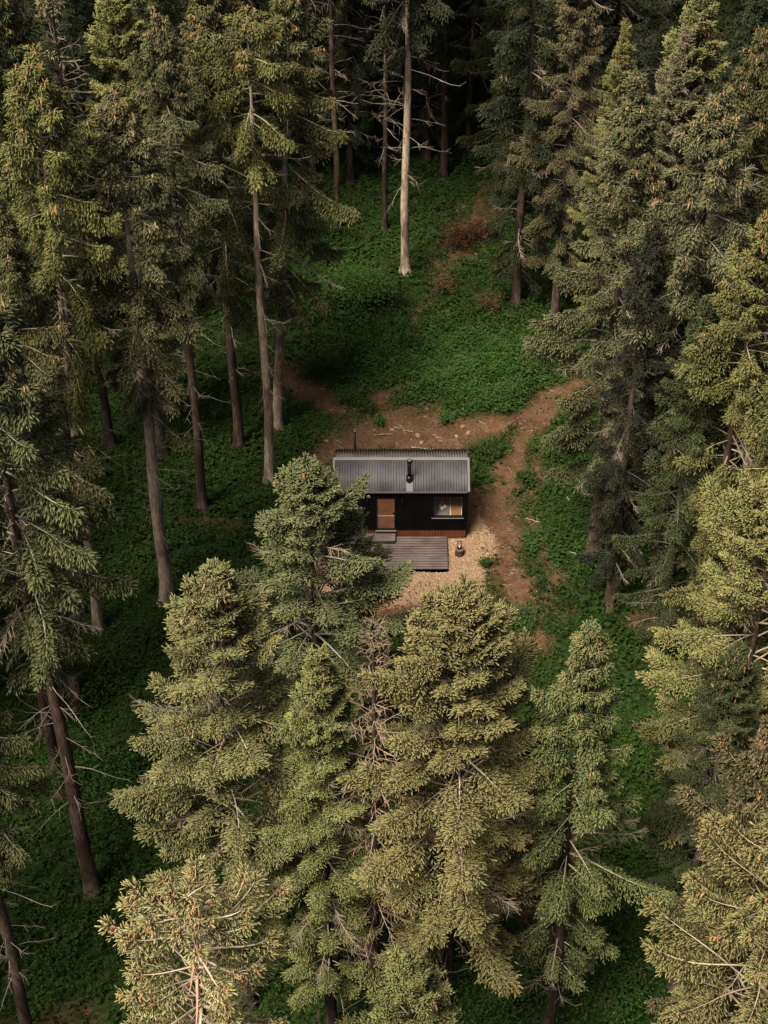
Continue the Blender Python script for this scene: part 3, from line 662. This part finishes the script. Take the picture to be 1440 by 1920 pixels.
c = Box(); c.tube((pz.x, HYB + .16, pz.z + .052), (pz.x, HYB + .16, pz.z + .07), .055, .05, 14); o2 = c.obj('cowl_plate', TRIM, o_, (0, 0, 0), True); o2.location = (-HO[0], -HO[1], 0)
for px in (689, 755):
    x, z = pxz(px, 938); f = Box(); f.box(x - .03, x + .03, HYF - .03, HYF - .002, z - .07, z + .07); f.tube((x, HYF - .07, z - .09), (x, HYF - .07, z + .09), .038, .038, 12); f.obj('wall_lamp', DARKM, hut, HO)
# bed seen through the big window
bx0, bx1 = w0x - .35, HX1 - .14; bz = w0z - .05
bed = tag(empty('bed', ((bx0 + bx1) / 2, -1.1, HZ0 + .03)), 'bed with brown blanket just inside the large window', 'bed')
bo = tuple(bed.location)
f = Box(); f.box(bx0, bx1, HYF + .15, -.1, HZ0 + .031, bz - .25); f.obj('bed_base', INM, bed, bo)
f = Box(); f.box(bx0 + .01, bx1 - .01, HYF + .15, -.1, bz - .248, bz - .02); f.obj('mattress', FABW, bed, bo, bevel=.03)
xa = w0x + .16; xb = w0x + (w1x - w0x) * .56
f = Box(); f.box(xa, xb, HYF + .14, -.09, bz - .018, bz + .02); f.obj('blanket', FABB, bed, bo, bevel=.01)
f = Box(); f.box(xb + .07, bx1 - .16, HYF + .14, -.09, bz - .017, bz + .026); f.obj('throw', FABO, bed, bo, bevel=.01)
def cushion(x, y, z, s, rz):
    n = 10; V = []; Fq = []
    for side in (1, -1):
        for i in range(n + 1):
            for j in range(n + 1):
                u, v_ = i / n * 2 - 1, j / n * 2 - 1; t = (1 - u ** 4) * (1 - v_ ** 4); k = 1 - .10 * (1 - abs(u * v_)) * (abs(u) > .99 or abs(v_) > .99)
                V.append((u * s / 2 * k, v_ * s / 2 * k, side * .07 * t ** .6))
    for sd_ in range(2):
        for i in range(n):
            for j in range(n):
                a = sd_ * (n + 1) ** 2 + i * (n + 1) + j; q = (a, a + n + 1, a + n + 2, a + 1); Fq.append(q if sd_ == 0 else q[::-1])
    me = bpy.data.meshes.new('cushion'); me.from_pydata(V, [], Fq); me.materials.append(FABW); me.materials.append(FABG)
    for p in me.polygons:
        p.use_smooth = True
        if max(abs(p.center.x), abs(p.center.y)) < s * .23: p.material_index = 1
    o = link(bpy.data.objects.new('cushion', me)); o.location = (x, y, z); o.rotation_euler = (R(12), 0, rz); return o
cx, cz = pxz(829, 948)
# the cushion lies where the sight line through the pane meets the blanket
pc = at(829, 948, bz + .1)
tag(cushion(pc.x, pc.y, bz + .10, .40, R(40)), 'white square cushion with a grey printed centre lying on the brown blanket', 'cushion')

# ---------------------------------------------------------------- deck, step, stump, lantern
dx0, dx1 = -1.75, at(840, 1066, .26).x; dyf = at(840, 1074, 0).y; dyb = HYF - .06
deck = tag(empty('timber_deck', ((dx0 + dx1) / 2, (dyf + dyb) / 2, 0)), 'low grey brown board deck in front of the black hut', 'deck'); do_ = tuple(deck.location)
n_b = 13; f = Box(); bw = (dyb - dyf) / n_b; f = Box()
for i in range(n_b):
    y0 = dyf + i * bw; f.box(dx0 + ri.uniform(0, .012), dx1 - ri.uniform(0, .012), y0 + .021, y0 + bw - .021, .215 + ri.uniform(0, .004), .250 + ri.uniform(-.003, .003))
f.obj('deck_boards', DECKM, deck, do_)
f = Box(); f.box(dx0 + .02, dx1 - .02, dyf + .02, dyb - .02, .0, .06)
for y_ in (dyf + .021, dyb - .06): f.box(dx0 + .02, dx1 - .02, y_, y_ + .035, .061, .212)
for i in range(12): x_ = dx0 + .02 + i * (dx1 - dx0 - .08) / 11; f.box(x_, x_ + .04, dyf + .058, dyb - .062, .061, .211); f.obj('deck_frame', DECKS, deck, do_)
sx0, sx1 = at(672, 1000, .45).x, at(741, 1000, .45).x
st = tag(empty('entrance_step', ((sx0 + sx1) / 2, HYF - .4, .255)), 'wooden entrance step standing on the deck below the door', 'step'); so2 = tuple(st.location)
f = Box()
for i in range(3): f.box(sx0, sx1, HYF - .60 + i * .17, HYF - .60 + i * .17 + .162, .43, .47)
f.obj('tread', DECKM, st, so2)
f = Box(); f.box(sx0 + .03, sx1 - .03, HYF - .58, HYF - .11, .256, .427); f.obj('riser', DECKS, st, so2)
sp_ = at(861.5, 1040, .0); STUMP = grain_mat('stump_bark', (0.0245, 0.0154, 0.0098), (0.063, 0.0385, 0.0224), (20, 20, 5), .9, .6); CUT = grain_mat('cut_wood', (0.096, 0.054, 0.03), (0.168, 0.102, 0.06), (12, 12, 12), .8)
stump = tag(empty('log_stump', (sp_.x, sp_.y, .03)), 'round dark log stump on the wood chips right of the deck', 'stump')
f = Box(); f.tube((0, 0, 0), (0, 0, .34), .215, .20, 20, False); f.tube((0, 0, .335), (0, 0, .34), .2, .2, 20); f.obj('bark', STUMP, stump, smooth=True)
f = Box(); f.tube((0, 0, .341), (0, 0, .352), .185, .182, 20); f.obj('cut_face', CUT, stump, smooth=True)
lan = tag(empty('lantern', (sp_.x - .01, sp_.y + .05, .383)), 'black open framed lantern standing on the log stump', 'lantern')
f = Box(); q = .095
f.box(-q, q, -q, q, 0, .02)
for a, b2 in ((-1, -1), (1, -1), (1, 1), (-1, 1)): f.box(a * q - .010, a * q + .010, b2 * q - .010, b2 * q + .010, .021, .34)
for z in (.345, ): f.box(-q - .012, q + .012, -q - .012, -q + .014, z, z + .022); f.box(-q - .012, q + .012, q - .014, q + .012, z, z + .022); f.box(-q - .012, -q + .014, -q + .016, q - .016, z, z + .022); f.box(q - .014, q + .012, -q + .016, q - .016, z, z + .022)
f.obj('frame', DARKM, lan)
f = Box(); pts = [(-q * math.cos(t), 0, .37 + .10 * math.sin(t)) for t in np.linspace(0, math.pi, 9)]
for a, b2 in zip(pts[:-1], pts[1:]): f.tube(a, b2, .007, .007, 6)
f.obj('handle', DARKM, lan)
f = Box(); f.tube((0, 0, .021), (0, 0, .12), .032, .032, 12); f.obj('candle', FABW, lan, smooth=True)

# ---------------------------------------------------------------- trees
crown('high_comb',  'comb', 25, .75, 2.9, 11, cone=1.1, deadf=.08, top_pow=.55)
crown('tall_comb',  'comb', 26, .43, 3.1, 12, cone=.9, deadf=.10)
crown('full_comb',  'comb', 25, .30, 3.1, 13, cone=.8, deadf=.12)
crown('full_wide',  'wide', 25, .24, 3.4, 14, cone=.9, deadf=.12)
crown('low_wide',   'wide', 25, .13, 3.3, 24, cone=1.0, deadf=.12)
crown('bushy_gold', 'bushy', 24, .30, 3.7, 16, cone=.1, deadf=.10, top_pow=.55, detail='near')
crown('bushy_young','bushy', 18, .10, 4.1, 17, cone=.15, deadf=.06, top_pow=.72)
crown('bushy_wide', 'bushy', 24, .26, 3.5, 18, cone=1.0, deadf=.12, top_pow=.62, detail='near')
crown('bushy_slim', 'bushy', 24, .20, 2.9, 27, cone=.5, deadf=.12, top_pow=.7, detail='near')
crown('thin_grey',  'thin', 25, .42, 2.6, 19, cone=.15, deadf=.35, keep=.85)
crown('dark_wide',  'wide', 26, .08, 3.2, 20, cone=.1, deadf=.10, dens=.7)
crown('thin_dead',  'thin', 22, .15, 2.2, 21, cone=0, deadf=1.6, keep=.95)
crown('arching',    'arch', 24, .34, 3.6, 22, cone=1.8, deadf=.12, top_pow=.40, keep=.85, wood=1.3, topfill=.3, dens=.85, detail='near')
crown('twiggy_dead','thin', 22, .25, 1.8, 23, cone=0, deadf=4, keep=1, twig=1.3, wood=.9)

crown('high_shade', 'wide', 29, .60, 4.2, 28, cone=0, deadf=.1)

crown('broken_top', 'arch', 24, .34, 3.5, 29, cone=3, conemul=2, deadf=.2, top_pow=.38, keep=.9, wood=1.6, topfill=0, dens=.40, detail='near')

def T(name, label, key, tip=None, base=None, H=None, **kw):
    if base and tip:
        p = at(*base); q = at_y(tip[0], tip[1], p.y); H = H or q.z
        lean = (math.atan2((q.x - p.x), q.z), 0)
        return place_tree(name, label, key, (p.x, p.y), math.hypot(q.z, q.x - p.x), lean, **kw)
    if tip: p = at(tip[0], tip[1], H)
    else: p = at(*base)
    return place_tree(name, label, key, (p.x, p.y), H, **kw)
S = 'spruce_tree'
# left of the clearing, from the hut outwards
T(S, 'tall spruce with long bare pale trunk and cone-tipped crown, left of the hut', 'high_comb', (463, 36), (506, 900), fol='gold', bark=BARK_PALE, wid=.92, r0=.24)  # gold tone puts the light on this crown into its needles
T(S, 'spruce close behind the pale bare trunk, its crown hanging lower on the right side', 'full_comb', (545, -40), (520, 800), fol='olive', bark=BARK_PALE, wid=1.05, r0=.25)
T(S, 'broad drooping green spruce whose pale trunk stands left of the golden spruce tops', 'tall_comb', (215, 198), (315, 1135), fol='blue', bark=BARK_PALE, wid=1.0, conec=TANCONE, r0=.30)
T(S, 'spruce with slim trunk and cone-tipped top rising between two broad drooping spruces', 'tall_comb', (298, 30), (380, 950), fol='olive', wid=.88, r0=.22)
T(S, 'cone-laden spruce top near the upper left edge with slender leaning trunk below', 'tall_comb', (62, 128), (186, 1192), fol='gold', wid=.9, r0=.22, bark=BARK_PALE)
T(S, 'dark spruce trunk doubling the slender leaning one at the left', 'thin_grey', (110, 330), (150, 960), fol='dark', wid=.75, r0=.24)
T(S, 'large leaning spruce filling the left edge, brown dead twigs over its thick trunk', 'tall_comb', (-60, 560), (176, 1672), fol='olive', wid=1.05, r0=.30, bark=BARK, dead=(1, 1, 1))
T(S, 'second slimmer trunk close behind the thick leaning one at the left edge', 'thin_grey', (-35, 700), (118, 1490), fol='grey', wid=.7, r0=.25)
T(S, 'green spruce crown cut by the left edge below the brown dead twigs', 'tall_comb', (-135, 1150), H=23, fol='olive', wid=.95)
T(S, 'yellowish spruce crown cut by the left edge beside the cone-laden top', 'full_comb', (-10, 385), H=26, fol='olive', wid=.8)
T(S, 'golden green bushy spruce at the top left behind the cone-tipped spruces', 'bushy_slim', (205, -60), H=26, fol='gold', wid=.8)
T('dying_spruce', 'thin grey brown dying spruce in the upper left corner', 'thin_dead', (92, -30), H=25, fol='grey', wid=1.1, dead=(1, 1, 1), cat='dying spruce')
T(S, 'dark blue green spruce in the far upper left corner', 'full_comb', (-8, -40), H=26, fol='deep', wid=.9)
T(S, 'dark spruce between the golden bushy crown and the tall top left crown', 'full_comb', (385, -70), H=26, fol='olive', wid=.9)
# golden tops in front of the hut
T(S, 'young pointed green spruce overlapping the left half of the hut and deck', 'bushy_young', (578, 876), H=18, fol='olive', wid=1.14, rot=1.1, r0=.2)
T(S, 'golden green spruce with pale cones at its top, left of the young pointed one', 'bushy_wide', (396, 1068), H=23, bark=BARK_DARK, fol='gold', wid=1.02, conec=TANCONE)
T(S, 'smaller yellow green spruce top between the two widest golden crowns below the hut', 'bushy_slim', (597, 1232), H=21, bark=BARK_DARK, fol='gold', wid=.92)
T(S, 'widest yellow green bushy spruce, directly below the wood chips and deck', 'bushy_gold', (868, 1122), H=24, bark=BARK_DARK, fol='gold', wid=1.04, rot=2.0)
T(S, 'blue green feathery spruce right of the widest golden crown below the track', 'full_wide', (1112, 1158), H=23, bark=BARK_DARK, fol='mint', wid=.85)
T('dead_spruce', 'pinkish brown dead spruce full of bare twigs between two golden crowns', 'twiggy_dead', (700, 1168), H=23, bark=BARK_DARK, fol='grey', wid=.95, dead=(1, .85, .8), cat='dead spruce')
T('dying_spruce', 'half dead spruce with broken pale top and orange cones at the bottom left', 'broken_top', (352, 1672), H=24, fol='cream', wid=1.0, dead=PINK, rot=1.0, cat='dying spruce')
T(S, 'small yellow green spruce tip at the middle of the bottom edge', 'bushy_young', (770, 1806), H=19, fol='bright', wid=.75)
T(S, 'bright golden spruce with long arching branches in the bottom right corner', 'arching', (1490, 1570), H=25, fol='bright', wid=.95)
T(S, 'golden spruce crown at the right edge above the bright corner tree', 'full_wide', (1480, 1320), H=24, fol='olive', wid=.85)
T(S, 'lush pale yellow green spruce bulging in from the right edge below the hut level', 'bushy_gold', (1475, 885), H=24, fol='bright', wid=.92, rot=.7)
T(S, 'olive spruce under the lush pale crown at the right edge', 'bushy_wide', (1390, 1190), H=19, fol='deep', wid=.8)
# right of the clearing
T(S, 'big cone-topped spruce right of the clearing with its reddish trunk foot showing', 'low_wide', (1196, 158), (1113, 1030), fol='olive', wid=1.02, r0=.30, bark=BARK)
T(S, 'greyish feathery spruce with drooping pale branches beside the right edge', 'tall_comb', (1352, 182), H=26, fol='grey', wid=1.05)
T(S, 'narrow golden spruce tip behind the big cone-topped spruce', 'bushy_slim', (1172, 62), H=20, fol='gold', wid=.7)
T(S, 'golden spruce at the top right edge of the photo', 'bushy_slim', (1318, -30), H=26, fol='gold', wid=.85)
T(S, 'dull grey green spruce in front of the golden one at the top right', 'bushy_slim', (1290, 70), H=24, fol='grey', wid=.8)
T(S, 'spruce at the top with upturned branches hung with orange cones, right of the dark gap', 'low_wide', (1092, -70), H=21, fol='olive', wid=.95)
T(S, 'yellow green spruce at the right edge with dark green lower branches', 'full_wide', (1440, 408), H=24, fol='gold', wid=.9)
T(S, 'deep green spruce standing under the yellow crown at the right edge', 'dark_wide', (1330, 560), H=20, fol='deep', wid=.95)
T(S, 'spruce with cone-tipped branches reaching in from the right edge at hut level', 'full_comb', (1500, 655), H=24, fol='gold', wid=.9)
T(S, 'dark shaded spruce between the reddish trunk and the deep green spruce', 'dark_wide', (1225, 420), H=21, fol='dark', wid=.8)
T(S, 'brownish green spruce in the far top right corner', 'full_comb', (1432, 60), H=26, fol='olive', wid=.8)
# behind the clearing
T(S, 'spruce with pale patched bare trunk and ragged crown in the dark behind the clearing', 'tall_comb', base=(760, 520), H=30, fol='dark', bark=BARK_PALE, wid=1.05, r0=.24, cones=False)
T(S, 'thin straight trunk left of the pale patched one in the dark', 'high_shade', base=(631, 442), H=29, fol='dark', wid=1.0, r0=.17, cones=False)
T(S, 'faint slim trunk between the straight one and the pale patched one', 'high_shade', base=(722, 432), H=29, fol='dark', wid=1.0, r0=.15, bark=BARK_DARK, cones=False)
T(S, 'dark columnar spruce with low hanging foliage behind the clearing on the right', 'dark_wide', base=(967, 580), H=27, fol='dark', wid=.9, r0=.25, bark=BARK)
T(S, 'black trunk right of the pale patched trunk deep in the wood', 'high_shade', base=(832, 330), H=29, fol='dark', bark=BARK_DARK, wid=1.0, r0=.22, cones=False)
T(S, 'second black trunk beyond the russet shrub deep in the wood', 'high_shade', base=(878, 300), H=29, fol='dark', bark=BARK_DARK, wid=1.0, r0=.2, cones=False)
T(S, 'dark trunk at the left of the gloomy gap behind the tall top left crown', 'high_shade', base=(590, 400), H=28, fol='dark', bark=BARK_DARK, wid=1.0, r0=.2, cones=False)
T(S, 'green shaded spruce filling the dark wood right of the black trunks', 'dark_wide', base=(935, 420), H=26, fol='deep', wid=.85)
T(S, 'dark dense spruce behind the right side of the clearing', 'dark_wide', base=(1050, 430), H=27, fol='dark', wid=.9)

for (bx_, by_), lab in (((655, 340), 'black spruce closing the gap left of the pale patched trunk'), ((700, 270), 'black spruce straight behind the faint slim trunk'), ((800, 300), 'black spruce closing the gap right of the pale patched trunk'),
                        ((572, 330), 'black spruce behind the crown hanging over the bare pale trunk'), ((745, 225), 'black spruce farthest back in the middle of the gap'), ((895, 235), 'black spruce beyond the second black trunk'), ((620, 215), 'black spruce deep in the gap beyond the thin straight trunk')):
    T(S, lab, 'dark_wide', base=(bx_, by_), H=25, fol='dark', bark=BARK_DARK, wid=.95, group='black spruces closing the gap', cones=False)  # dark needles carry the gap's deep shade in their colour
# rows of shaded spruces deeper in the wood
taken = [(o.location.x, o.location.y) for o in sc.objects if o.type == 'EMPTY' and 'spruce' in o.name]
rf_ = random.Random(8)
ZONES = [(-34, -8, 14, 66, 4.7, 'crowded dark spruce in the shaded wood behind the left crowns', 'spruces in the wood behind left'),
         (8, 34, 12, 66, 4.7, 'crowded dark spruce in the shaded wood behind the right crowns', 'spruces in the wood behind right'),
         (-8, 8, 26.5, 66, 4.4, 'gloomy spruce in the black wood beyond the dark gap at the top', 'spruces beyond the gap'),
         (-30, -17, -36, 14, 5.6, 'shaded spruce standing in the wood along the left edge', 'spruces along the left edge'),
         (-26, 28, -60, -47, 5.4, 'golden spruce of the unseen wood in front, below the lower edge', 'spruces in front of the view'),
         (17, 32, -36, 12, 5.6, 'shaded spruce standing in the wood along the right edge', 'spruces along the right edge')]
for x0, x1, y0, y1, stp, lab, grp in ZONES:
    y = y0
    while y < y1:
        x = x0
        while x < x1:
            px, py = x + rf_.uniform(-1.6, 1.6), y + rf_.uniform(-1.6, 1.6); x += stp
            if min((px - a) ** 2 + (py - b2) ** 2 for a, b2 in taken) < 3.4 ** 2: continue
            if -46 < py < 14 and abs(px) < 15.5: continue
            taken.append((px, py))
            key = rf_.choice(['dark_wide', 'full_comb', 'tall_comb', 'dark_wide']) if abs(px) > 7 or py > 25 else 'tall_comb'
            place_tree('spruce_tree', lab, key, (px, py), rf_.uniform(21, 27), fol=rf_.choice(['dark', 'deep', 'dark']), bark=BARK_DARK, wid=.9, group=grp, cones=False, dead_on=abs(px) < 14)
        y += stp

# ---------------------------------------------------------------- shrubs
def shrub(name, label, cat, px, py, r, h, m, n, seed, size=.13, up=.7, group=None, hollow=.35):
    rng = np.random.default_rng(seed); p = at(px, py); root = tag(empty(name, (p.x, p.y, gz(p.x, p.y))), label, cat, group)
    nb = 16; az = rng.uniform(0, 6.28, nb); el = rng.uniform(.35, 1.35, nb); L = rng.uniform(.6, 1.1, nb)
    tips = np.stack([np.cos(az) * np.cos(el) * r * 1.15, np.sin(az) * np.cos(el) * r * 1.15, np.sin(el) * h * up + .3], 1) * L[:, None]
    acc = Acc(); A = np.zeros((nb, 3)); mid = tips * .5 + rng.normal(0, .08, (nb, 3)) + [0, 0, .12]
    acc.add(sticks(A, mid, np.full(nb, .028), np.full(nb, .018), rng.random(nb))); acc.add(sticks(mid, tips, np.full(nb, .018), np.full(nb, .006), rng.random(nb)))
    sub = []
    for k in range(nb):
        m_ = 7; s = rng.uniform(.4, 1, m_)[:, None]; q = mid[k] + (tips[k] - mid[k]) * s; d = norm(rng.normal(0, .7, (m_, 3)) + [0, 0, .35]) * rng.uniform(.2, .5, (m_, 1)) * r * .6
        acc.add(sticks(q, q + d, np.full(m_, .010), np.full(m_, .004), rng.random(m_))); sub.append(q + d)
    sub = np.concatenate(sub); link(bpy.data.objects.new('stems', acc.mesh('stems', [DEADB], False)), root)
    c = sub[rng.integers(0, len(sub), n)] + rng.normal(0, .16 * r + .04, (n, 3)) * [1, 1, .6]
    c[:, 2] = np.maximum(c[:, 2], .05); a = rng.uniform(0, 6.28, n); e = rng.normal(-.1, .45, n); s = size * rng.uniform(.6, 1.3, n)
    D = np.stack([np.cos(a) * np.cos(e), np.sin(a) * np.cos(e), np.sin(e)], 1); Sd = norm(np.cross(D, [0, 0, 1.])); N = np.cross(Sd, D)
    V = np.stack([c, c + D * (s * .5)[:, None] + Sd * (s * .3)[:, None] + N * (s * .1)[:, None], c + D * s[:, None], c + D * (s * .5)[:, None] - Sd * (s * .3)[:, None] + N * (s * .1)[:, None]], 1).reshape(-1, 3)
    Tt = (np.arange(n) * 4)[:, None, None] + np.array([[0, 1, 2], [0, 2, 3]])[None]
    C = np.zeros((n, 4, 3)); C[:, :, 0] = rng.random(n)[:, None]; C[:, :, 2] = rng.random(n)[:, None]; C[:, 2, 1] = .6
    link(bpy.data.objects.new('foliage', np_mesh('foliage', V, Tt.reshape(-1, 3), [m], C.reshape(-1, 3), smooth=False)), root)
    return root
RUSSET = foliage_mat('russet_leaves', (.025, .011, .005), (.070, .028, .012), (.13, .06, .025), .3, False)
TAN = foliage_mat('tan_leaves', (0.045, 0.03, 0.0125), (0.1, 0.065, 0.025), (0.18, 0.11, 0.045), .3, False)
shrub('leafy_shrub', 'bright green rounded shrub on the slope behind the hut', 'shrub', 672, 580, 1.9, 2.1, GREENL, 5200, 1)
shrub('leafy_shrub', 'small green shrub at the left foot of the bright rounded one', 'shrub', 575, 612, 1.1, 1.0, GREENL, 1300, 2)
shrub('leafy_shrub', 'green fern-like clump on the grass edge above the right track', 'shrub', 942, 764, 1.1, .9, GREENL, 1500, 3)
shrub('leafy_shrub', 'lush green shrub beside the thick leaning trunk at lower left', 'shrub', 185, 1480, 2.3, 2.3, GREENL, 7000, 4)
shrub('leafy_shrub', 'taller dark green shrub behind the lush one at lower left', 'shrub', 150, 1290, 2.0, 1.8, GREEN, 3800, 5)
shrub('leafy_shrub', 'dark green shrub under the widest crowns near the bottom edge', 'shrub', 930, 1850, 1.6, 1.2, GREENL, 2600, 6)
shrub('leafy_shrub', 'broad green shrub near the bottom edge left of the corner tree', 'shrub', 1130, 1830, 2.2, 1.4, GREENL, 4200, 7)
shrub('leafy_shrub', 'green shrub between the stub track and the feathery blue green spruce', 'shrub', 975, 1180, .8, .6, GREENL, 900, 8)
shrub('russet_shrub', 'large rust red shrub at the dark edge above the clearing', 'shrub', 855, 466, 1.1, 1.3, RUSSET, 1300, 9, .11)
shrub('russet_shrub', 'smaller rust red shrub right of the large one', 'shrub', 897, 452, .8, 1.2, RUSSET, 900, 10, .11)
shrub('russet_shrub', 'orange brown sapling with sparse leaves below the columnar spruce', 'shrub', 915, 592, .9, 1.2, TAN, 480, 11, .10)
shrub('russet_shrub', 'low tan bush on the slope between the rust red shrub and the grass', 'shrub', 830, 560, .8, .8, TAN, 420, 12, .10)
shrub('russet_shrub', 'dull tan twiggy bush right of the low tan one', 'shrub', 955, 530, 1.3, 1.6, TAN, 520, 13, .10)
for k, (px, py, r, lab) in enumerate([(690, 770, .5, 'small green tuft at the left end of the bare earth behind the hut'), (835, 792, .42, 'small green tuft in the middle of the bare earth behind the hut'),
        (610, 700, .9, 'green mound beside the left bare earth patch'), (655, 755, .8, 'green mound above the rear flue'), (905, 850, .9, 'green mound right of the roof'),
        (1015, 850, .8, 'green mound between the two wheel tracks near the roof'), (985, 905, .5, 'low green tuft where the wheel tracks part'), (1000, 1020, .7, 'long green tuft between the wheel tracks'),
        (912, 1062, .28, 'small green tuft on the wood chip edge right of the deck'), (710, 797, .3, 'tiny green tuft behind the rear flue on bare earth')]):
    shrub('green_tuft', lab, 'plant', px, py, r, r * .55, GREENL if k % 2 else GREEN, int(900 * r), 30 + k, .12, group='green tufts on bare earth')

# ---------------------------------------------------------------- stones and fallen sticks
STONE = grain_mat('pale_stone', (0.168, 0.102, 0.066), (0.33, 0.228, 0.168), (5.4, 5.4, 5.4), .9)
def stone(px, py, s, seed, lab, group='pale stones on the bare earth'):
    rng = random.Random(seed); p = at(px, py); n = 9; V = []; Fc = []; ph = [rng.uniform(0, 6.28) for _ in range(3)]
    for i in range(5):
        t = i / 4 * math.pi
        for k in range(n):
            a = 2 * math.pi * k / n; r = s * math.sin(t) * (1 + .22 * math.sin(a * 2 + ph[0]) + .12 * math.sin(a * 3 + ph[1] + i)) + .002
            V.append((r * math.cos(a) * 1.2, r * math.sin(a), s * .55 * math.cos(t) * (1 + .1 * math.sin(a + ph[2]))))
    for i in range(4):
        for k in range(n): Fc.append((i * n + k, (i + 1) * n + k, (i + 1) * n + (k + 1) % n, i * n + (k + 1) % n))
    me = bpy.data.meshes.new('stone'); me.from_pydata(V, [], Fc); me.materials.append(STONE); o = link(bpy.data.objects.new('stone', me))
    o.location = (p.x, p.y, gz(p.x, p.y) + s * .25); o.rotation_euler.z = rng.uniform(0, 6.28); return tag(o, lab, 'stone', group)
for i, (px, py, s, lab) in enumerate([(735, 806, .10, 'pale stone on the bare earth behind the roof ridge'), (783, 817, .13, 'pale stone on bare earth straight behind the front flue'), (790, 830, .11, 'pinkish stone close behind the ridge near the front flue'),
        (868, 800, .10, 'pale stone at the right end of the bare earth'), (878, 812, .12, 'larger pale stone at the right end of the bare earth'), (856, 818, .09, 'small stone beside the larger pale one'),
        (612, 827, .08, 'small white stone left of the rear flue'), (895, 628, .14, 'grey stone in the green slope behind the clearing')]): stone(px, py, s, i, lab)
def stick(px0, py0, px1, py1, r, m, lab, name='fallen_branch', seed=0):
    rng = np.random.default_rng(seed); a = at(px0, py0, .12); b2 = at(px1, py1, .14); A = np.array(a); B = np.array(b2); n = 6; c = (A + B) / 2
    P = A + (B - A) * np.linspace(0, 1, n)[:, None] + rng.normal(0, .04, (n, 3)) * [1, 1, .3]; P[:, 2] = [gz(q[0], q[1]) + .10 for q in P]; P -= [c[0], c[1], 0]
    acc = Acc(); rr = np.linspace(r, r * .4, n); acc.add(sticks(P[:-1], P[1:], rr[:-1], rr[1:], rng.random(n - 1)))
    k = 3; q = P[rng.integers(1, n - 1, k)]; d = norm(rng.normal(0, 1, (k, 3)) * [1, 1, .3]) * rng.uniform(.2, .5, (k, 1)); acc.add(sticks(q, q + d, np.full(k, r * .5), np.full(k, r * .2), rng.random(k)))
    o = link(bpy.data.objects.new(name, acc.mesh(name, [m], False))); o.location = (c[0], c[1], 0); return tag(o, lab, 'branch', 'fallen branches on the ground')
for i, (a, lab) in enumerate([((738, 800, 775, 808, .03), 'dry stick on the bare earth behind the ridge'), ((712, 815, 735, 812, .035), 'forked dry stick on bare earth near the rear flue'), ((985, 972, 1012, 978, .035), 'pale stick lying across the right wheel track'),
        ((1228, 1073, 1248, 1086, .06), 'pale broken branch below the right dark trees'), ((925, 1138, 950, 1140, .06), 'pale stick above the feathery blue green spruce'), ((1060, 1030, 1085, 1042, .03), 'thin stick left of the reddish trunk foot'),
        ((770, 839, 810, 842, .03), 'long stick right behind the roof ridge'), ((610, 880, 622, 870, .04), 'dark stick at the left end of the hut')]):
    stick(*a, DEADW, lab, seed=i)
